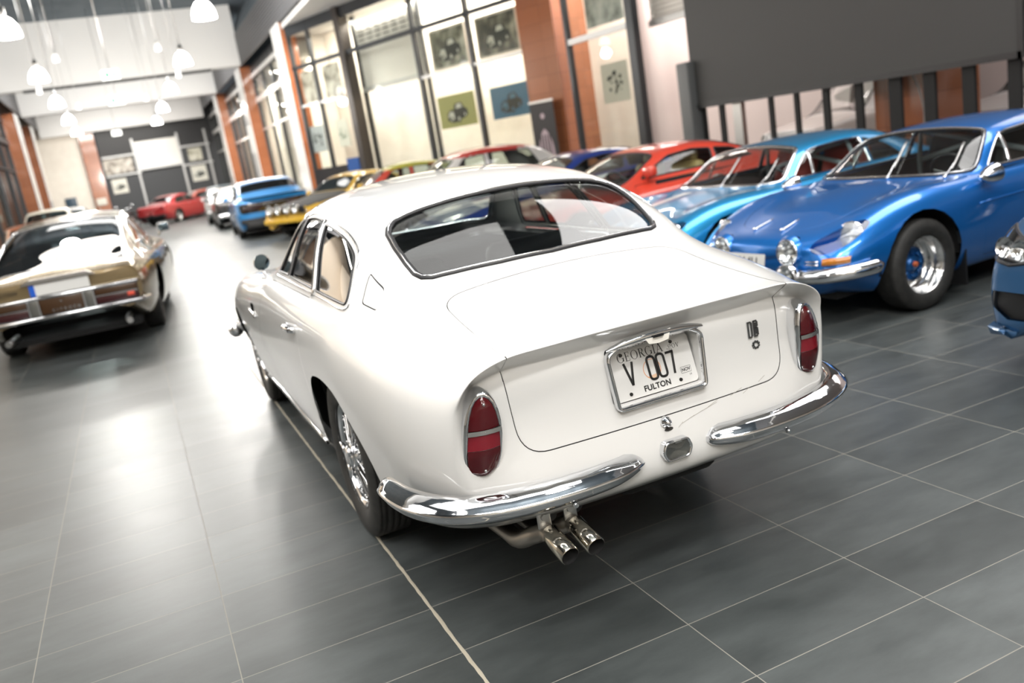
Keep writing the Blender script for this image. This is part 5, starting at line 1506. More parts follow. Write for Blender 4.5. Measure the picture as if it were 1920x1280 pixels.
def floor_material():
    m = mat('slate_tiles', (.05, .055, .055), .3)
    nt, b = nodes_of(m)
    g = nt.nodes.new('ShaderNodeNewGeometry'); sp = nt.nodes.new('ShaderNodeSeparateXYZ'); nt.links.new(g.outputs['Position'], sp.inputs[0])
    X, Y = sp.outputs[0], sp.outputs[1]
    left = mnode(nt, 'LESS_THAN', X, -.72)
    wid = mnode(nt, 'MULTIPLY_ADD', left, .0155, .6)
    xs = mnode(nt, 'ADD', X, .72)
    ux = mnode(nt, 'DIVIDE', xs, wid)
    yo = mnode(nt, 'MULTIPLY_ADD', left, .009, Y)
    uy = mnode(nt, 'DIVIDE', yo, .3042)
    def line(u, size):
        f = mnode(nt, 'FRACT', u)
        d = mnode(nt, 'ABSOLUTE', mnode(nt, 'SUBTRACT', f, .5))
        return mnode(nt, 'GREATER_THAN', d, .5 - .0016 / size)
    gr = mnode(nt, 'MAXIMUM', line(ux, .6), line(uy, .3042))
    # tile tone
    cx = mnode(nt, 'FLOOR', ux); cy = mnode(nt, 'FLOOR', uy)
    cb = nt.nodes.new('ShaderNodeCombineXYZ'); nt.links.new(cx, cb.inputs[0]); nt.links.new(cy, cb.inputs[1])
    wn = nt.nodes.new('ShaderNodeTexWhiteNoise'); wn.noise_dimensions = '3D'; nt.links.new(cb.outputs[0], wn.inputs['Vector'])
    n1 = nt.nodes.new('ShaderNodeTexNoise'); n1.inputs['Scale'].default_value = 2.2; n1.inputs['Detail'].default_value = 8; n1.inputs['Roughness'].default_value = .65
    mp = nt.nodes.new('ShaderNodeMapping'); mp.inputs['Scale'].default_value = (1, 2.6, 1)
    ad = nt.nodes.new('ShaderNodeVectorMath'); ad.operation = 'ADD'
    sc = nt.nodes.new('ShaderNodeVectorMath'); sc.operation = 'SCALE'; sc.inputs['Scale'].default_value = .6
    nt.links.new(wn.outputs['Color'], sc.inputs[0]); nt.links.new(g.outputs['Position'], ad.inputs[0]); nt.links.new(sc.outputs[0], ad.inputs[1])
    nt.links.new(ad.outputs[0], mp.inputs[0]); nt.links.new(mp.outputs[0], n1.inputs['Vector'])
    rp = nt.nodes.new('ShaderNodeValToRGB')
    rp.color_ramp.elements[0].position = .30; rp.color_ramp.elements[0].color = (.042, .048, .048, 1)
    rp.color_ramp.elements[1].position = .72; rp.color_ramp.elements[1].color = (.085, .095, .095, 1)
    nt.links.new(n1.outputs['Fac'], rp.inputs[0])
    hv = nt.nodes.new('ShaderNodeHueSaturation'); nt.links.new(rp.outputs[0], hv.inputs['Color'])
    nt.links.new(mnode(nt, 'MULTIPLY_ADD', wn.outputs['Value'], .35, .82), hv.inputs['Value'])
    mx = nt.nodes.new('ShaderNodeMix'); mx.data_type = 'RGBA'
    nt.links.new(gr, mx.inputs['Factor']); nt.links.new(hv.outputs[0], mx.inputs[6]); mx.inputs[7].default_value = (.24, .23, .20, 1)
    nt.links.new(mx.outputs[2], b.inputs['Base Color'])
    ro = mnode(nt, 'MULTIPLY_ADD', n1.outputs['Fac'], .12, .32)
    ro = mnode(nt, 'MAXIMUM', ro, mnode(nt, 'MULTIPLY', gr, .8))
    nt.links.new(ro, b.inputs['Roughness'])
    bu = nt.nodes.new('ShaderNodeBump'); bu.inputs['Strength'].default_value = .25; bu.inputs['Distance'].default_value = .002
    hh = mnode(nt, 'SUBTRACT', mnode(nt, 'MULTIPLY', n1.outputs['Fac'], .6), gr)
    nt.links.new(hh, bu.inputs['Height']); nt.links.new(bu.outputs['Normal'], b.inputs['Normal'])
    b.inputs['Specular IOR Level'].default_value = .5
    return m

def tile_material(name, c1, c2, bw, bh, mortar=(.10, .07, .05), rough=.2, off=0., coat=.6):
    """glazed wall tiles laid in courses (object coordinates: u along X, courses up Z)"""
    m = mat(name, c1, rough, 0, coat, .08)
    nt, b = nodes_of(m)
    co = nt.nodes.new('ShaderNodeTexCoord'); sp = nt.nodes.new('ShaderNodeSeparateXYZ'); nt.links.new(co.outputs['Object'], sp.inputs[0])
    cb = nt.nodes.new('ShaderNodeCombineXYZ')
    nt.links.new(mnode(nt, 'ADD', sp.outputs[0], sp.outputs[1]), cb.inputs[0]); nt.links.new(sp.outputs[2], cb.inputs[1])
    t = nt.nodes.new('ShaderNodeTexBrick'); t.offset = off; t.inputs['Scale'].default_value = 1
    t.inputs['Brick Width'].default_value = bw; t.inputs['Row Height'].default_value = bh; t.inputs['Mortar Size'].default_value = .004
    t.inputs['Color1'].default_value = (*c1, 1); t.inputs['Color2'].default_value = (*c2, 1); t.inputs['Mortar'].default_value = (*mortar, 1)
    nt.links.new(cb.outputs[0], t.inputs['Vector']); nt.links.new(t.outputs['Color'], b.inputs['Base Color'])
    return m

def ribbed(name, c, period, axis=2, rough=.5):
    """corrugated sheet: ribs as a bump"""
    m = mat(name, c, rough)
    nt, b = nodes_of(m)
    co = nt.nodes.new('ShaderNodeTexCoord'); sp = nt.nodes.new('ShaderNodeSeparateXYZ'); nt.links.new(co.outputs['Object'], sp.inputs[0])
    w = mnode(nt, 'SINE', mnode(nt, 'MULTIPLY', sp.outputs[axis], 2 * pi / period))
    bu = nt.nodes.new('ShaderNodeBump'); bu.inputs['Strength'].default_value = 1.; bu.inputs['Distance'].default_value = period * .25
    nt.links.new(w, bu.inputs['Height']); nt.links.new(bu.outputs['Normal'], b.inputs['Normal'])
    return m

def structure(o): o['kind'] = 'structure'; return o

WALL = noise_mat('painted_wall', (.74, .68, .60), (.79, .735, .65), 3, .8)
BEAMW = mat('beam_white', (.74, .73, .71), .7)
BRICK = tile_material('terracotta_tiles', (.30, .105, .045), (.36, .13, .06), .62, .38, (.16, .06, .03))
FRAME = mat('window_frame_dark', (.045, .048, .052), .4, .5)
FRAMEL = mat('window_frame_light', (.42, .42, .41), .4, .6)
SHOPGLASS = thin_glass('shop_glass', (.93, .94, .92), .22)
SHUT = ribbed('roller_shutter', (.58, .57, .54), .10, 2, .4)
CEIL = noise_mat('ceiling_blue_grey', (.10, .125, .145), (.14, .165, .185), 1.2, .8)
CORR = ribbed('corrugated_fascia', (.13, .13, .135), .10, 2, .5)
SOFFIT = mat('soffit_grey', (.50, .49, .47), .8)

SHEEN_TRANSOM = mat('sheen_and_transom_white', (.80, .78, .75), .25, 0, .5)  # white of the transoms, and of the reflection painted onto pillar sides
XR, XL, YE = 4.3, -4.75, 55.0
def room():
    m = MB(); m.add([(-14, -9, 0), (16, -9, 0), (16, 56, 0), (-14, 56, 0)], [(0, 1, 2, 3)], False)
    structure(m.build('floor', floor_material()))
    # wavy sealant joint
    m = MB(); rg = random.Random(3); g = []
    y = -4.
    while y < 30:
        w = .0045 + .002 * rg.random(); o = .0022 * (rg.random() - .5)
        g.append([(-.720 - w + o, y, .0006), (-.720 + o, y, .002), (-.720 + w + o, y, .0006)])
        y += .035 if y < 6 else .3
    m.grid(g); j = m.build('trim_1', mat('joint_sealant', (.42, .38, .30), .8)); structure(j)
    m = MB(); m.box(-14, 16, -9, 56, 8.3, 8.5); structure(m.build('ceiling', CEIL))
    # beams across the hall (the near ones are above the frame)
    for k, y in enumerate((-6, 4.5, 35.0, 45.0, 54.3)):
        m = MB(); m.box(XL - (5 if y < 20 else 0), XR + (6 if y < 20 else 0), y, y + .5, 5.95 if y < 50 else 5.55, 8.3); structure(m.build('ceiling_beam', BEAMW))
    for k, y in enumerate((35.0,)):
        m = MB(); m.box(XL + 1.0, XR - 1.2, y - .02, y + .5, 5.90, 5.95); structure(m.build('beam_dark_gap', mat('dark_gap', (.05, .05, .05), .8)))  # dark strip along the beam's lower edge
    # fascias over the shop fronts
    for sx, X in ((1, XR), (-1, XL)):
        m = MB(); m.box(X - .03, X + .03, -9 if sx > 0 else 20, YE, 5.95, 7.15); structure(m.build('wall_fascia_right' if sx > 0 else 'wall_fascia_left', CORR))
        m = MB(); m.add([(X - .03 * sx, -9 if sx > 0 else 20, 7.15), (X - .03 * sx, YE, 7.15), (X + .6 * sx, YE, 8.3), (X + .6 * sx, -9 if sx > 0 else 20, 8.3)], [(0, 1, 2, 3)], False); structure(m.build('wall_upper_right' if sx > 0 else 'wall_upper_left', CEIL))
    # soffit over the angled bays
    m = MB(); m.box(XR + .03, 16, -9, 26, 5.75, 5.90); structure(m.build('ceiling_soffit', SOFFIT))
    # right wall, straight part: bays between pillars at Y = 25.5 + 10 k
    for k in range(3):
        y0 = 25.6 + 10 * k
        m = MB(); m.box(XR - .05, XR + (.50 if k else .40), y0, y0 + 1.3, 0, 5.95); structure(m.build('brick_pillar', BRICK))
        m = MB(); m.box(XR - .09, XR - .05, y0 - .04, y0 + 1.3, 0, 5.95); structure(m.build('pillar_sheen', SHEEN_TRANSOM))  # white strip stands in for the glossy reflection on the glazed tiles
        if k < 3 and y0 + 10 < 58: bay(V((XR + .45, y0 + 10, 0)), V((XR + .45, y0 + 1.3, 0)), k)
    for k, y in enumerate((40.6, 47.6)):
        m = MB(); m.box(XL - .55, XL + .05, y, y + 1.5, 0, 5.75); structure(m.build('brick_pillar', BRICK))
        m = MB(); m.box(XL + .05, XL + .09, y - .04, y + 1.5, 0, 5.75); structure(m.build('pillar_sheen', SHEEN_TRANSOM))  # same painted reflection on the left pillars
        bay(V((XL - .5, y - (13.4 if k == 0 else 5.4), 0)), V((XL - .5, y, 0)), 5 + k, dark=True)
    m = MB(); m.box(XL - 1.0, XL - .9, 46, YE, 0, 8.3); structure(m.build('wall_left_end', WALL))
    bay(V((XL - .5, 49.2, 0)), V((XL - .5, 54.6, 0)), 8, dark=True)
    end_wall()
    bay_angled()
    bay_near()
    back_room()
    # walls behind and beside the camera
    m = MB(); m.box(-14, 16, -9.2, -9, 0, 8.3); structure(m.build('wall_back', WALL))
    m = MB(); m.box(-14.2, -14, -9, 26, 0, 8.3); structure(m.build('wall_left', WALL))
    m = MB(); m.box(-8.6, -8.4, 1.0, 26, 0, 5.75); structure(m.build('wall_left_shop', mat('cream_shop_wall', (.80, .70, .58), .8)))
    m = MB(); m.box(-14, XL - 1.0, 26, 26.2, 0, 8.3); structure(m.build('wall_left_return', mat('cream_shop_wall', (.80, .70, .58), .8)))
    m = MB(); m.box(XR + .9, 16, 26.2, 26.4, 0, 8.3); structure(m.build('wall_right_return', WALL))
    m = MB(); m.box(15.8, 16, -9, 26.3, 0, 8.3); structure(m.build('wall_right', WALL))

def wall_frame(A, B):
    """matrix: local X from A to B, local Z up, local -Y towards the hall"""
    A, B = V(A), V(B)
    x = (B - A).normalized(); z = V((0, 0, 1)); y = z.cross(x)
    M = Matrix((x, y, z)).transposed().to_4x4(); M.translation = A
    return M, (B - A).length

def mbuild(m, name, mt, M, parent=None):
    o = m.build(name, mt, parent); o.matrix_world = M if parent is None else o.matrix_world
    return o

WN = [0]
def window_n(M):
    WN[0] += 1
    o = bpy.data.objects.new('window_%d' % WN[0], None); link(o); o.matrix_world = M; o['kind'] = 'structure'
    return o

def bay(A, B, k, dark=False):
    """straight shop-front bay: glass, mullions, transoms, a lit wall behind"""
    M, L = wall_frame(A, B)
    w = window_n(M)
    fr = FRAME
    m = MB()
    for u in (0.02, L * .27, L * .52, L * .78, L - .06): m.box(u, u + .09, -.06, .06, 0, 5.95)
    m.box(0, L, -.05, .05, 5.4, 5.95); m.build('mullions', fr, w)
    m = MB(); m.box(0, L, -.10, .04, 4.45, 4.66); m.box(0, L, -.06, .04, 3.32, 3.40); m.box(0, L, -.10, .06, 5.45, 5.60); m.build('transoms', SHEEN_TRANSOM if not dark else FRAME, w)
    m = MB(); m.box(0, L, .01, .02, .0, 5.4); m.build('glass', SHOPGLASS, w)
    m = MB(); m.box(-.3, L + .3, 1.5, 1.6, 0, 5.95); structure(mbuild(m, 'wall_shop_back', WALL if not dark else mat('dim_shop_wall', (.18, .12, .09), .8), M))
    m = MB(); m.box(-.3, L + .3, .1, 1.5, 5.5, 5.6); structure(mbuild(m, 'ceiling_shop', SOFFIT, M))
    m = MB(); m.box(L * .53, L * .77, .25, .30, 3.5, 5.3); structure(mbuild(m, 'wall_shutter', SHUT, M))

def picture(parent_m, u0, u1, z0, z1, y, name, label, board, motif, frame=None, group=None, cat='picture', mtf=None):
    """flat print: board plus a drawn motif made of shapes (its own mesh parts)"""
    o = empty(name, (0, 0, 0), 0, label, cat, group)
    o.matrix_world = parent_m @ Matrix.Translation(((u0 + u1) / 2, y, (z0 + z1) / 2))
    w, h = u1 - u0, z1 - z0
    m = MB(); m.box(-w / 2, w / 2, -.012, .012, -h / 2, h / 2); m.build('board', board, o)
    if frame:
        m = MB(); t = .05
        m.box(-w / 2 - t, w / 2 + t, -.03, .02, h / 2, h / 2 + t); m.box(-w / 2 - t, w / 2 + t, -.03, .02, -h / 2 - t, -h / 2)
        m.box(-w / 2 - t, -w / 2, -.03, .02, -h / 2, h / 2); m.box(w / 2, w / 2 + t, -.03, .02, -h / 2, h / 2); m.build('frame', frame, o)
    if motif: motif(o, w, h, mtf)
    return o

INKD = mat('print_dark', (.03, .035, .032), .6)
def car_motif(o, w, h, c=None):
    """an old car drawn three-quarter: wings, bonnet, cab, wheels"""
    s = min(w, h * 1.35) * .36; c = c or (INKD, mat('print_pale', (.62, .62, .55), .6))
    def P(pts, mt, nm, d):
        m = MB(); m.add([(x * s, -.0125 - d, z * s) for x, z in pts], [tuple(range(len(pts)))], False); m.build(nm, mt, o, fix=False)
    P([(-1, -.55), (-.95, -.1), (-.6, .12), (-.35, .05), (-.15, .45), (.45, .5), (.7, .15), (.98, .0), (1, -.35), (.6, -.5), (-.3, -.75)], c[0], 'drawn_car', .001)
    P([(-.08, .12), (.0, .40), (.40, .43), (.52, .16)], c[1], 'drawn_cab', .002)
    P([(-.9, -.3), (-.7, .0), (-.35, -.05), (-.3, -.5), (-.6, -.55)], c[1], 'drawn_bonnet', .002)
    for (x, z, r) in ((-.62, -.52, .20), (.10, -.52, .26), (.72, -.30, .20)):
        P([(x + r * .7 * cos(a), z + r * sin(a)) for a in [2 * pi * k / 14 for k in range(14)]], c[0], 'drawn_wheel', .003)
        P([(x + r * .35 * cos(a), z + r * .5 * sin(a)) for a in [2 * pi * k / 12 for k in range(12)]], c[1], 'drawn_hub', .004)

def scribble(o, w, h, c=None):
    """loose drawing of an engine-like cluster"""
    rg = random.Random(int(w * 1000 + h * 77)); m = MB(); s = min(w, h) * .28
    for k in range(26):
        a = rg.random() * 6.28; r = s * sqrt(rg.random()); x, z = r * cos(a) * 1.15, r * sin(a) - .02
        q = s * (.08 + .20 * rg.random()); n = 7
        m.add([(x + q * cos(2 * pi * i / n) * (.6 + .5 * rg.random()), -.0135 - .0002 * k, z + q * sin(2 * pi * i / n) * (.6 + .5 * rg.random())) for i in range(n)], [tuple(range(n))], False)
    m.build('drawing', c or INKD, o, fix=False)['kind'] = 'stuff'

def photo_mat(name, a, b, c, sc=3.):
    m = mat(name, a, .35)
    nt, bs = nodes_of(m)
    co = nt.nodes.new('ShaderNodeTexCoord'); tx = nt.nodes.new('ShaderNodeTexNoise'); tx.inputs['Scale'].default_value = sc; tx.inputs['Detail'].default_value = 5
    nt.links.new(co.outputs['Object'], tx.inputs['Vector'])
    rp = nt.nodes.new('ShaderNodeValToRGB'); rp.color_ramp.elements[0].position = .35; rp.color_ramp.elements[1].position = .68
    rp.color_ramp.elements[0].color = (*a, 1); rp.color_ramp.elements[1].color = (*c, 1)
    e = rp.color_ramp.elements.new(.5); e.color = (*b, 1)
    nt.links.new(tx.outputs['Fac'], rp.inputs[0]); nt.links.new(rp.outputs[0], bs.inputs['Base Color'])
    return m

def bay_angled():
    M, L = wall_frame((4.3, 25.5, 0), (8.25, 15.4, 0))
    # the corner pillar and the near pillar
    P = Matrix.Translation((8.25, 15.4, 0)) @ Matrix.Rotation(0, 4, 'Z')
    m = MB(); m.box(10.0, 11.05, -.15, 1.0, 0, 5.75); structure(mbuild(m, 'brick_pillar', BRICK, M))
    w = window_n(M)
    m = MB()
    for u, d in ((.28, .10), (1.34, .09), (6.15, .12), (8.2, .11)): m.box(u - d / 2, u + d / 2, -.06, .06, 0, 5.75)
    m.box(0.2, 10, -.05, .05, 5.45, 5.75); m.box(.2, 10, -.06, .05, 4.45, 4.56); m.build('mullions', FRAME, w)
    m = MB(); m.box(.2, 2.6, -.05, .04, 3.32, 3.39); m.box(6.15, 10, -.05, .04, 3.26, 3.34); m.build('transoms', FRAMEL, w)
    m = MB(); m.box(.2, 10, .010, .018, 0, 5.45); m.build('glass', SHOPGLASS, w)
    m = MB(); m.box(2.90, 3.14, -.14, .20, 0, 5.75); structure(mbuild(m, 'dark_pillar', mat('dark_bronze', (.045, .038, .034), .4, .3), M))
    m = MB(); m.box(0, 12, 1.5, 1.6, 0, 5.75); structure(mbuild(m, 'wall_shop_back', WALL, M))
    m = MB(); m.box(0, 12, .1, 1.5, 5.5, 5.6); structure(mbuild(m, 'ceiling_shop', SOFFIT, M))
    m = MB(); m.box(.3, 2.9, -.08, .06, 0, 1.42); structure(mbuild(m, 'wall_low_panel', mat('black_panel', (.018, .018, .02), .3, 0, .5), M))
    tag(mbuild(MB().box(2.25, 2.85, -.14, -.085, .9, 1.58), 'blue_panel', mat('blue_board', (.01, .06, .22), .4), M), 'dark blue board on the low black wall behind the yellow car', 'board')
    s = empty('roller_shutter', (0, 0, 0), 0, 'half lowered silver roller shutter behind the tall shop window', 'shutter'); s.matrix_world = M
    m = MB(); z = 3.55
    g = []
    for k in range(44):
        zz = 3.46 + 1.80 * k / 43
        g.append([(u, .30 + .04 * (k % 2), zz) for u in (3.25, 6.05)])
    m.grid(g, True); m.build('slats', mat('shutter_slats', (.60, .58, .54), .35, .3), s)
    m = MB()
    for r in range(3):
        for q in range(7): m.box(3.35 + q * .385, 3.35 + q * .385 + .30, .285, .298, 4.72 + r * .13, 4.75 + r * .13)
    m.build('slots', FRAME, s)
    m = MB(); m.box(3.22, 6.08, .24, .36, 3.34, 3.46); m.build('bottom_rail', FRAMEL, s)
    m = MB(); m.box(3.15, 3.25, .26, .38, 0, 5.45); m.box(6.03, 6.10, .26, .38, 0, 5.45); m.build('guides', FRAME, s)
    g = 'framed prints in the tall shop window'
    picture(M, 6.68, 7.95, 3.42, 4.32, .08, 'photo_print', 'sepia photograph of an old car, left of the two big upper prints', photo_mat('photo_green', (.03, .03, .02), (.17, .17, .12), (.50, .50, .42)), car_motif, WALL, g)
    picture(M, 8.42, 9.75, 3.42, 4.30, .08, 'photo_print', 'dark photograph of an old racing car, upper print beside the brick pillar', photo_mat('photo_dark', (.02, .02, .015), (.09, .085, .06), (.40, .38, .30)), car_motif, WALL, g)
    picture(M, 6.53, 7.93, 1.90, 2.72, .08, 'poster', 'olive yellow poster with a drawing of an old saloon', mat('poster_olive', (.36, .36, .12), .5), car_motif, None, g, 'poster')
    picture(M, 8.52, 9.88, 1.90, 2.66, .08, 'poster', 'blue poster with a dark racing car, below the upper print beside the pillar', mat('poster_blue', (.02, .13, .24), .4), car_motif, None, g, 'poster', (INKD, mat('print_blue', (.06, .17, .26), .5)))
    picture(M, .40, 1.12, 3.42, 4.35, .08, 'photo_print', 'pale sepia print in the narrow pane next to the white pillar edge', photo_mat('photo_pale', (.12, .10, .08), (.42, .38, .32), (.66, .62, .56)), None, None, g)
    picture(M, 1.62, 2.45, 3.42, 4.35, .08, 'photo_print', 'grey sepia print in the second narrow pane, left of the dark bronze post', photo_mat('photo_pale2', (.07, .06, .05), (.36, .33, .28), (.60, .57, .50)), None, None, g)
    picture(M, .30, 1.05, 1.92, 2.72, .08, 'poster', 'small grey poster with a dark sketch beside the corner pillar', mat('poster_grey', (.40, .42, .43), .5), scribble, None, g, 'poster')
    picture(M, 1.75, 2.35, 1.95, 2.75, .08, 'poster', 'white poster with a green sketch, left of the dark bronze post', mat('poster_white', (.66, .64, .56), .5), scribble, None, g, 'poster', mat('print_green', (.10, .14, .08), .6))
    # roll-up banner in front of the near pillar
    b = empty('roll_up_banner', (0, 0, 0), 0, 'black roll-up banner with a pale grille picture standing against the brick pillar', 'banner'); b.matrix_world = M @ Matrix.Translation((10.62, -.45, 0))
    m = MB(); m.box(-.36, .36, -.004, .004, .06, 2.08); m.build('banner_sheet', mat('banner_black', (.022, .020, .022), .5), b)
    m = MB(); m.box(-.37, .37, -.02, .02, 2.08, 2.13); m.build('top_rail', ALLOY, b)
    m = MB(); m.rbox(-.38, .38, -.10, .10, 0, .08, .02); m.build('base', ALLOY, b)
    gm = mat('banner_lilac', (.46, .36, .40), .5)
    m = MB(); pts = [(.26 * sin(pi * t) ** .7 * (1 - .25 * t), .35 + 1.15 * (1 - t)) for t in [k / 16 for k in range(17)]]
    m.add([(x, -.006, z) for x, z in pts] + [(-x, -.006, z) for x, z in pts[::-1]], [tuple(range(34))], False); m.build('grille_picture', gm, b, fix=False)
    m = MB()
    for x in (-.13, -.045, .045, .13): m.box(x - .022, x + .022, -.009, -.007, .62, 1.36)
    m.build('grille_bars', mat('banner_dark', (.05, .04, .045), .5), b)
    m = MB(); m.add([(.07 * cos(a), -.007, 1.78 + .07 * sin(a)) for a in [2 * pi * k / 6 for k in range(6)]], [tuple(range(6))], False); m.build('emblem', gm, b, fix=False)

ROSE = mat('rose_white_wall', (.68, .585, .56), .8)
def bay_near():
    M, L = wall_frame((8.25, 15.4, 0), (9.3, 7.5, 0))
    w = window_n(M)
    m = MB(); m.box(.55, .65, -.06, .06, 0, 5.75); m.box(2.68, 2.9, -.08, .08, 0, 5.75); m.build('mullions', FRAME, w)
    m = MB(); m.box(.6, 2.7, -.06, .05, 3.16, 3.28); m.build('transoms', FRAMEL, w)
    m = MB(); m.box(.6, 2.7, .01, .018, 0, 5.6); m.build('glass', SHOPGLASS, w)
    m = MB(); m.box(0, 8, 2.2, 2.3, 0, 5.75); structure(mbuild(m, 'wall_room_back', ROSE, M))
    g = 'prints behind the near glass'
    picture(M, 1.22, 2.12, 1.80, 2.62, .30, 'poster', 'white poster with a dark round sketch behind the pale glass', mat('poster_white', (.66, .64, .56), .5), scribble, None, g, 'poster')
    picture(M, .95, 2.2, 3.42, 4.5, .30, 'photo_print', 'pale green print above the white sketch poster', photo_mat('photo_mint', (.20, .22, .20), (.42, .45, .42), (.62, .64, .60)), None, None, g)
    s = empty('roller_shutter', (0, 0, 0), 0, 'raised roller shutter with bright slats right of the thick window post', 'shutter'); s.matrix_world = M
    m = MB(); g_ = []
    for k in range(40):
        zz = 3.22 + 1.2 * k / 39
        g_.append([(u, .35 + .014 * (k % 3 == 0) - .012 * (k % 3 == 1), zz) for u in (2.95, 4.6)])
    m.grid(g_); m.build('slats', mat('shutter_slats', (.60, .58, .54), .35, .3), s)
    m = MB(); m.box(2.92, 4.62, .30, .40, 3.10, 3.22); m.build('bottom_rail', FRAMEL, s)

LEGB = mat('leg_black', (.006, .006, .006), .7)
def back_room():
    # big grey screen on legs
    s = empty('video_screen', (7.4, 9.2, 0), 0, 'huge grey video screen on dark legs behind the blue cars', 'screen')
    SCR = mat('screen_face', (.040, .040, .039), .6, bump=(180, .15, .003))
    m = MB(); m.box(0, .22, -5.65, 0, 1.47, 4.6); m.build('screen_panel', SCR, s)
    m = MB(); m.box(-.02, .24, -5.7, .05, 1.40, 1.47); m.box(-.02, .24, -5.72, -5.65, 1.4, 4.6); m.build('screen_edge', BLACK, s)
    m = MB(); m.rbox(-.14, .10, -.10, .20, 0, 2.15, .02); m.build('side_column', mat('column_grey', (.10, .105, .105), .5), s)
    for k, u in enumerate((.92, 1.40, 2.54, 3.07, 3.63, 4.2, 4.78, 5.28, 5.80, 6.35)):
        y = .8 - u; d = (.10, .09, .07, .07, .09, .10, .15, .13, .13, .12)[k]
        m = MB(); m.box(.06, .10, y - d * .62, y + d * .62, 0, 1.42); m.build('leg', LEGB, s)
    m = MB(); m.box(.06, .14, -.98 - .10, -.98 + .10, 0, 1.42); m.build('leg', STEEL, s)
    m = MB(); m.box(8.2, 9.1, 5.35, 6.25, 0, 5.75); structure(m.build('brick_pillar', BRICK))
    tag(MB().tube(catmull([(7.9, 5.35, 1.45), (7.85, 5.2, 1.2), (7.8, 5.1, .9), (7.75, 5.12, .5), (7.7, 5.2, .02)], 5), .012, n=6).build('cable', mat('cable_grey', (.30, .28, .26), .6)), 'thin grey cable hanging in front of the brick pillar under the screen', 'cable')
    m = MB(); m.box(14.4, 14.5, -9, 16, 0, 5.75); structure(m.build('wall_far_room', ROSE))

def end_wall():
    Y = YE
    m = MB(); m.box(XL - 1, -2.9, Y, Y + .2, 0, 8.3); structure(m.build('wall_end', WALL))
    m = MB(); m.box(-2.85, -2.03, Y - .3, Y + .3, 0, 5.5); structure(m.build('brick_pillar', BRICK))
    DK = mat('dark_shopfront', (.045, .047, .05), .5)
    m = MB(); m.box(-1.95, XR + 1, Y + .1, Y + .3, 0, 8.3); structure(m.build('wall_shopfront', DK))
    m = MB(); m.box(-1.95, XR + .2, Y - .03, Y + .1, 4.05, 5.5); structure(m.build('wall_sign_band', BLACK))
    for k in range(26):
        pass
    w = window_n(Matrix.Translation((0, Y, 0)))
    m = MB(); m.box(-1.9, XR, -.05, .05, 3.95, 4.06); m.box(-1.9, .1, -.05, .05, 2.85, 2.95); m.box(2.5, XR, -.05, .05, 2.85, 2.95)
    for x in (-.05, 2.52, 4.15): m.box(x - .06, x + .06, -.06, .06, 0, 4.9)
    m.build('mullions', FRAMEL, w)
    s = empty('roller_shutter', (0, Y, 0), 0, 'silver roller shutter in the middle of the dark end wall', 'shutter')
    m = MB(); g = []
    for k in range(40): g.append([(x, -.08 + .02 * (k % 2), 3.12 + 1.55 * k / 39) for x in (.02, 2.45)])
    m.grid(g); m.build('slats', mat('shutter_slats', (.60, .58, .54), .35, .3), s)
    m = MB(); m.box(.0, 2.47, -.12, .0, 2.98, 3.12); m.build('bottom_rail', FRAMEL, s)
    W = Matrix.Translation((0, Y, 0))
    g = 'pictures on the dark end wall'
    pale = mat('poster_white', (.66, .64, .56), .5)
    picture(W, -1.70, -.86, 1.86, 2.70, .085, 'wall_picture', 'white print with a small car drawing on the dark wall over the motorcycles', pale, car_motif, None, g)
    picture(W, 2.9, 3.8, 1.85, 2.78, .085, 'wall_picture', 'white print with a small car drawing on the dark wall above the silver car', pale, car_motif, None, g)
    picture(W, 2.95, 3.75, 3.1, 3.85, .085, 'wall_picture', 'small cream print high on the dark wall right of the shutter', photo_mat('photo_cream', (.2, .18, .12), (.5, .48, .38), (.66, .64, .55)), None, None, g)
    picture(W, -1.9, -.25, 3.02, 3.88, .085, 'wall_picture', 'pale hazy print high on the dark wall left of the shutter', photo_mat('photo_pale', (.12, .10, .08), (.42, .38, .32), (.66, .62, .56)), None, None, g)
    tag(MB().rbox(-4.4, -3.8, Y - .12, Y - .02, 1.25, 2.05, .02).build('wall_monitor', mat('monitor_blue', (.02, .05, .08), .3)), 'dark blue monitor low on the white end wall', 'monitor')
    tag(MB().rbox(-2.75, -2.2, Y - .36, Y - .30, 1.35, 1.75, .01).build('notice_sign', pale), 'small white notice on the far brick pillar', 'notice')

# ------------------------------------------------------------------ lamps
SHADE = mat('lamp_shade_glow', (.9, .9, .88), .4, emit=(1., .97, .93), es=9.)
def pendant(loc, label, power=200, first=None, lit=True):
    x, y, z = loc
    if first is None:
        o = empty('pendant_lamp', loc, 0, label, 'lamp', 'white pendant lamps in two rows')
        m = MB(); m.lathe([(.178, -.13), (.175, -.06), (.147, .03), (.10, .10), (.055, .13), (.04, .14)], (0, 0, 0), (0, 0, 1), 24); m.build('lamp_shade', SHADE, o)
        m = MB(); m.lathe([(.172, -.125), (.08, -.135), (0, -.14)], (0, 0, 0), (0, 0, 1), 24); m.build('diffuser', SHADE, o)
        m = MB(); m.cyl((0, 0, .13), (0, 0, .27), .05, .04, 14); m.build('lamp_cap', STEEL, o)
        m = MB(); m.cyl((0, 0, .27), (0, 0, 8.3 - z), .008, n=6); m.build('cord', STEEL, o)
    else:
        o = copy_tree(first); o.location = loc; o['label'] = label
    if power:
        l = bpy.data.lights.new('pendant_light', 'POINT'); l.energy = power; l.shadow_soft_size = .16; l.color = (1., .965, .915)
        lo = bpy.data.objects.new('pendant_light', l); link(lo); lo.location = (x, y, z - .40)
    return o

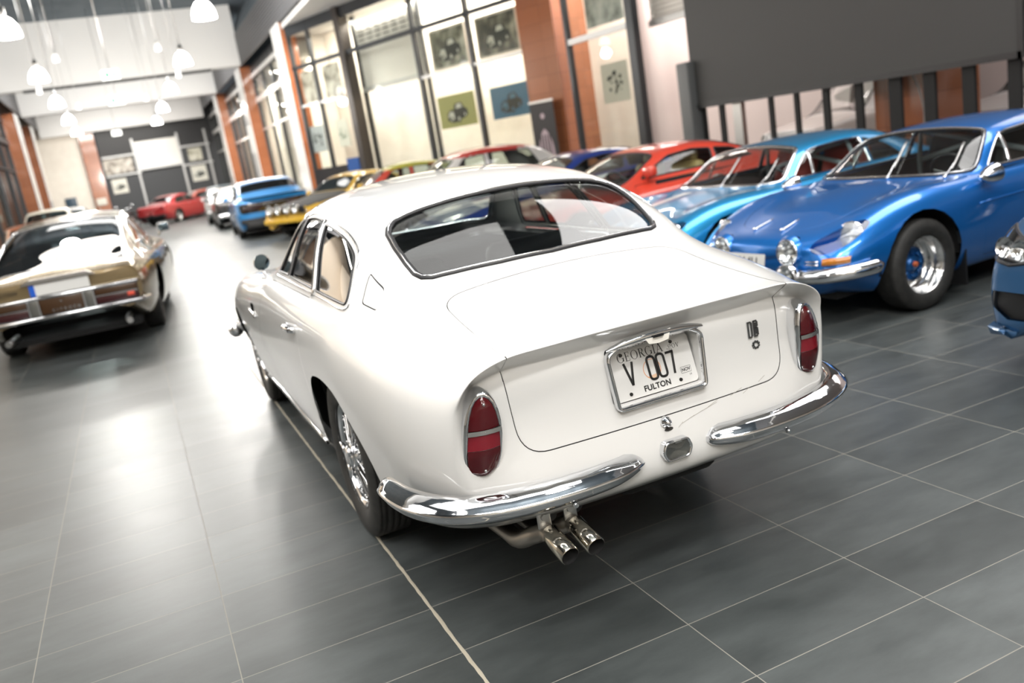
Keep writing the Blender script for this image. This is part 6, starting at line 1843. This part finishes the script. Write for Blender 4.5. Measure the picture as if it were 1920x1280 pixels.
def spot_lamp(loc, aim, label, first=None):
    if first is None:
        o = empty('ceiling_spot', loc, 0, label, 'lamp', 'small spotlights beside the pendants')
        m = MB(); m.lathe([(.06, -.02), (.07, .02), (.055, .12), (.03, .15), (0, .15)], (0, 0, 0), (0, 0, 1), 16); m.build('lamp_housing', mat('spot_white', (.75, .75, .74), .4), o)
        m = MB(); m.lathe([(.058, -.01), (0, -.015)], (0, 0, 0), (0, 0, 1), 16); m.build('lamp_face', SHADE, o)
        m = MB(); m.cyl((0, 0, .14), (0, 0, 8.3 - loc[2] - .05), .006, n=5); m.build('cord', STEEL, o)
    else:
        o = copy_tree(first); o.location = loc; o['label'] = label
    return o

def exit_sign(loc, label):
    o = empty('exit_sign', loc, 0, label, 'sign', 'exit signs hanging along the middle')
    m = MB(); m.rbox(-.17, .17, -.04, .04, -.10, .10, .02); m.build('sign_box', mat('sign_white', (.8, .8, .78), .4, emit=(.9, 1, .92), es=.7), o)
    m = MB(); m.box(-.10, .10, -.045, -.041, -.05, .05); m.build('sign_green', mat('sign_green', (.02, .22, .10), .5), o)
    m = MB(); m.box(-.03, .03, -.048, -.046, -.045, .035); m.box(.04, .09, -.048, -.046, -.012, .012); m.build('sign_figure', mat('sign_white2', (.8, .8, .8), .5), o)
    m = MB(); m.cyl((0, 0, .10), (0, 0, 8.3 - loc[2]), .008, n=6); m.build('cord', STEEL, o)
    return o

def area(name, loc, size, power, aim, color=(1, .96, .9), sy=None, spread=None):
    l = bpy.data.lights.new(name, 'AREA'); l.energy = power; l.size = size; l.color = color
    if sy: l.shape = 'RECTANGLE'; l.size_y = sy
    if spread: l.spread = spread
    o = bpy.data.objects.new(name, l); link(o); o.location = loc
    d = V(aim) - V(loc); o.rotation_euler = d.to_track_quat('-Z', 'Y').to_euler()
    return o
# ------------------------------------------------------------------ assembly
YA = .43
def camera():
    f, rx, ry, rz = 1624.7471, -.2299, .1632, -.3851
    c = bpy.data.cameras.new('camera'); o = bpy.data.objects.new('camera', c); COL.objects.link(o)
    M = Matrix.Rotation(rz, 3, 'Z') @ Matrix.Rotation(rx, 3, 'X') @ Matrix.Rotation(ry, 3, 'Y')
    B = Matrix(((1, 0, 0), (0, 0, -1), (0, 1, 0)))
    R = (M @ B).to_4x4(); R.translation = (-1.31922, -2.87298, 1.45686)
    o.matrix_world = R
    c.sensor_width = 36; c.lens = f / 1920 * 36; c.clip_end = 300; c.clip_start = .05
    c.dof.use_dof = True; c.dof.focus_distance = 2.35; c.dof.aperture_fstop = 2.4
    scn.camera = o
    return o
CAM = camera()
bpy.context.view_layer.update()

room()
white_coupe()
BLUE1 = metal('blue_metallic', (.008, .17, .58), .55, .3)
BLUE2 = metal('cyan_metallic', (.02, .30, .62), .55, .3)
G1 = 'rally berlinettes by the screen'
berlinette((3.02, 1.73, 0), rad(93.5), BLUE1, 'deep blue low sports car with sunk round lamps and a black-edged windscreen', G1)
berlinette((2.76, 3.25, 0), rad(93.5), BLUE2, 'lighter blue low sports car with chrome-edged windscreen behind the deep blue one', G1, 1)
RED = mat('red_paint', (.60, .055, .03), .3, 0, 1., .03)
TAN = mat('tan_leather', (.42, .30, .12), .5)
wedge_coupe((2.5, 5.17, 0), rad(92), RED, 'orange-red wedge coupe with tan seats behind the lighter blue car', 'wedge_coupe', TAN, .01, 3)
NAVY = mat('navy_paint', (.01, .035, .20), .28, 0, 1., .03)
wedge_coupe((2.75, 7.35, 0), rad(90), NAVY, 'navy blue coupe between the red wedge and the rally hatchback', 'navy_coupe', None, .02, 2, mirror=False)
CREAM = mat('white_rally', (.62, .60, .57), .35, 0, .8); RR = mat('rally_red', (.45, .04, .03), .35, 0, .8)
hatchback((2.68, 11.0, 0), rad(88), CREAM, 'rally hatchback with red roof, white pillars and dark windows', 'rally_hatchback', 1.355, 3.6, .78, 2, RR, wcol=ALLOY)
OLIVE = mat('olive_green', (.33, .33, .05), .4, 0, .8)
hatchback((2.5, 14.4, 0), rad(85), mat('brick_red', (.40, .05, .03), .4, 0, .8), 'small red car with an olive green roof near the bright shop wall', 'microcar', 1.30, 3.3, .70, 2, OLIVE, pillar=OLIVE, wcol=ALLOY)
YEL = mat('yellow_paint', (.58, .36, .03), .3, 0, 1.)
yellow_car = saloon((4.70, 19.1, 0), rad(123), YEL, 'yellow rally saloon with black bonnet and round spot lamps', 'rally_saloon', H=1.24, W=.80, level=2)
muscle_car()
def yellow_bits(yc):
    root, sh = yc
    b = [c for c in root.children if c.name.startswith('body')][0]
    bpy.data.objects.remove(b)
    fs = [f for f in sh.bm.faces if f.calc_center_median().y > 1.98 and f.normal.z > .75]
    sh.take(fs, 'bonnet', mat('bonnet_black', (.012, .012, .013), .6), root)
    [c for c in root.children if c.name.startswith('front_bumper')][0].data.materials[0] = YEL
    sh.body('body', YEL, root)
    for x in (-.42, -.15, .15, .42): round_lamp(root, V((x, 3.42, .68)), (0, 1, 0), .10, 'spot_lamp')
    m = MB(); m.rbox(-.62, .62, 3.30, 3.34, .56, .72, .03); m.build('grille', BLACK, root)
yellow_bits(yellow_car)
edge_hatch((2.93, -.77, 0), rad(90))
gold_coupe()
# cars further down the hall, right side
SIL = metal('silver_paint', (.50, .50, .50), .6, .25); BLK = mat('black_paint', (.012, .012, .013), .22, 0, 1.)
DGRN = mat('dark_teal_paint', (.02, .06, .08), .3, 0, 1.)
saloon((2.15, 27.6, 0), rad(-3), BLK, 'black car just beyond the bright blue muscle car', 'black_coupe', H=1.32, W=.86, fast=True)
saloon((2.35, 33.4, 0), rad(-6), SIL, 'silver car beyond the black one, towards the end wall', 'silver_coupe', H=1.30, W=.86, fast=True)
saloon((2.75, 38.6, 0), rad(-6), DGRN, 'dark teal car last in the row before the end wall', 'dark_saloon', H=1.42, W=.84)
RED2P = mat('dark_red_paint', (.30, .02, .022), .3, 0, 1.)
saloon((.35, 43.2, 0), rad(-38), RED2P, 'dark red saloon with white plate at the far end, turned to the right', 'red_saloon', H=1.36, W=.84, dark=True, plate_w=.5)
saloon((1.9, 47.6, 0), rad(-70), mat('coral_paint', (.42, .09, .06), .3, 0, 1.), 'coral red car behind the dark red saloon at the far end', 'coral_car', H=1.36, W=.82, dark=True)
motorcycle((-1.25, 42.3, 0), rad(160), 'black motorcycle left of the dark red saloon, nearer the aisle', (.02, .02, .022))
motorcycle((-2.0, 43.2, 0), rad(170), 'dark motorcycle with red tank beside the far brick pillar', (.20, .02, .02))
# left row beyond the gold coupe
hatchback((-2.6, 17.0, 0), rad(8), mat('pale_teal_paint', (.40, .48, .50), .3, 0, 1.), 'pale grey-teal car directly beyond the gold coupe', 'grey_coupe', 1.25, 3.6, .80, 2, group='cars along the left wall')
hatchback((-4.5, 16.2, 0), rad(8), mat('mauve_grey_paint', (.22, .18, .17), .3, 0, 1.), 'dark mauve grey car at the left picture edge beyond the gold coupe', 'grey_saloon', 1.27, 3.8, .82, 2, group='cars along the left wall')
hatchback((-3.6, 21.8, 0), rad(8), mat('burnt_orange_paint', (.45, .14, .05), .3, 0, 1.), 'burnt orange car two places beyond the gold coupe', 'orange_car', 1.28, 3.4, .76, 2, group='cars along the left wall')
saloon((-3.4, 25.6, 0), rad(0), mat('ivory_paint', (.52, .48, .40), .35, 0, 1.), 'ivory vintage saloon near the left brick pillars', 'vintage_saloon', H=1.55, W=.80, group='cars along the left wall')
saloon((-3.3, 33.5, 0), rad(0), mat('white_van_paint', (.62, .62, .60), .35, 0, .6), 'white saloon far along the left wall', 'white_saloon', H=1.5, W=.82, group='cars along the left wall')
# cars in the room behind the screen
hatchback((9.3, 8.6, 0), rad(88), mat('white_car_paint', (.60, .58, .55), .3, 0, 1.), 'white car behind the screen legs, nearest the thick window post', 'white_hatchback', 1.56, 3.6, .8, 2, group='cars in the room behind the screen')
hatchback((10.0, 5.6, 0), rad(85), mat('grey_car_paint', (.30, .30, .30), .3, 0, 1.), 'grey car behind the middle legs of the screen', 'grey_hatchback', 1.5, 3.6, .8, 2, group='cars in the room behind the screen')
hatchback((9.6, 3.2, 0), rad(80), mat('silver_car_paint', (.45, .45, .46), .3, 0, 1.), 'silver car behind the screen legs right of the brick pillar', 'silver_hatchback', 1.56, 3.6, .8, 2, group='cars in the room behind the screen')

# lamps
LY = (11.4, 16.4, 21.4, 26.4, 31.4)
ordn = ('nearest', 'second', 'third', 'fourth', 'farthest')
pend = None
for k, y in enumerate(LY):
    for sx, x in ((-1, -2.22), (1, .42)):
        o = pendant((x, y, 4.0), '%s pendant lamp of the %s row down the hall' % (ordn[k], 'left' if sx < 0 else 'right'), 230, pend)
        pend = pend or o
# the same rows carry on overhead, outside the picture
for k, y in enumerate((-1.5, -6.0)):
    for sx, x in ((-1, -2.22), (1, .42)):
        o = pendant((x, y, 4.0), None, 50, pend)
        o['label'] = ('pendant lamp over the camera end of the hall, %s row' if k == 0 else 'pendant lamp behind the camera, %s row') % ('left' if sx < 0 else 'right')
sp = None
for k, y in enumerate(LY):
    for sx, x in ((-1, -2.22), (1, .42)):
        q = spot_lamp((x + .35 * sx * (-1 if k % 2 else 1), y + .9, 4.35), (.5, .3 * sx, 0), 'small white spotlight beside the %s pendant of the %s row' % (ordn[k], 'left' if sx < 0 else 'right'), sp)
        sp = sp or q
exit_sign((-.95, 17.2, 3.95), 'hanging exit sign with green running figure, nearest of the three')
exit_sign((-.95, 17.8, 3.5), 'lower box of the double hanging sign, under the green running figure')
exit_sign((-.95, 33.5, 3.9), 'hanging sign at the far end of the hall, farthest of the three')

# shop lighting: rails at the top of each shop window
M1, L1 = wall_frame((4.3, 25.5, 0), (8.25, 15.4, 0))
p = M1 @ V((5.5, .35, 5.35)); o = area('shop_light', p, 9.0, 750, M1 @ V((5.5, 1.35, 0)), (1, .93, .84), sy=.35); o.matrix_world = Matrix.Translation(p) @ M1.to_3x3().to_4x4() @ Matrix.Rotation(rad(22), 4, 'X')
M0, L0 = wall_frame((8.25, 15.4, 0), (9.3, 7.5, 0))
p = M0 @ V((2.6, .6, 5.35)); o = area('shop_light', p, 4., 300, (0, 0, 0), (1, .94, .9), sy=.5); o.matrix_world = Matrix.Translation(p) @ M0.to_3x3().to_4x4() @ Matrix.Rotation(rad(20), 4, 'X')
area('room_light', (11.8, 5.5, 5.3), 5., 150, (11.8, 5.5, 0), (1, .93, .9), sy=6.)
for y in (31.3, 41.3):
    area('shop_light', (XR + .9, y, 5.3), .4, 900, (XR + 1.9, y, 1.5), (1, .93, .84), sy=8.)
area('end_light', (-1.0, 50.5, 5.6), 6., 280, (-1.0, 54, 1.5), sy=.5)
# fill lights added to brighten beams, hall, floor and cars, not real fittings
area('fill_light', (-.2, 20.0, 7.0), 7., 750, (-.2, 35.0, 6.6), (1, .98, .95), sy=1.)
area('fill_light', (-.2, 36.8, 8.0), 7., 500, (-.2, 45.0, 6.6), (1, .98, .95), sy=.8)
area('fill_light', (-.5, -5.2, 7.6), 7., 500, (-.5, 4.5, 6.9), (1, .98, .95), sy=1.)
area('shop_light', (-7.4, 12., 5.6), 1., 900, (-8.4, 12., 1.5), (1, .94, .86), sy=18.)  # added out of view to light the cream wall mirrored in the side glass
area('fill_light', (-7.0, 2.0, 5.2), 3., 250, (-.9, .8, .6), (1, .98, .95), sy=5.)
for y in (24.0, 40.0, 48.5):
    area('fill_light', (-.2, y, 7.6), 7., {24.0: 300}.get(y, 500), (-.2, y, 0), (1, .98, .95), sy=3.)
area('fill_light', (-1.0, .4, 7.6), 7., 265, (-1.0, .4, 0), (1, .98, .95), sy=4.)
area('fill_light', (5.2, 1.2, 5.6), 3., 260, (4.6, 1.2, 0), (1, .98, .96), sy=5.)
area('fill_light', (-2.0, -6.5, 6.5), 5., 420, (0, -1.5, .8), (1, .98, .95), sy=2.)

w = bpy.data.worlds.new('night'); scn.world = w; w.use_nodes = True
w.node_tree.nodes['Background'].inputs[0].default_value = (.05, .055, .06, 1)
scn.view_settings.view_transform = 'Standard'; scn.view_settings.look = 'None'; scn.view_settings.gamma = 1; scn.view_settings.exposure = 0.25
scn.cycles.max_bounces = 8; scn.cycles.transparent_max_bounces = 12; scn.cycles.sample_clamp_indirect = 6.0; scn.cycles.caustics_reflective = False

wc = [o for o in bpy.data.objects if o.name.startswith('wedge_coupe')][0]
bpy.context.view_layer.update()
pp = MB(); pp.box(-.15, .15, -.11, .11, -.002, .002)
pp = pp.build('paper_sheet', mat('paper_white', (.78, .78, .76), .7)); pp.matrix_world = wc.matrix_world @ Matrix.Translation((.10, -.70, .862)) @ Matrix.Rotation(rad(-24), 4, 'X') @ Matrix.Rotation(.3, 4, 'Z')
tag(pp, 'white sheet of paper lying behind the windscreen of the orange-red coupe', 'paper')
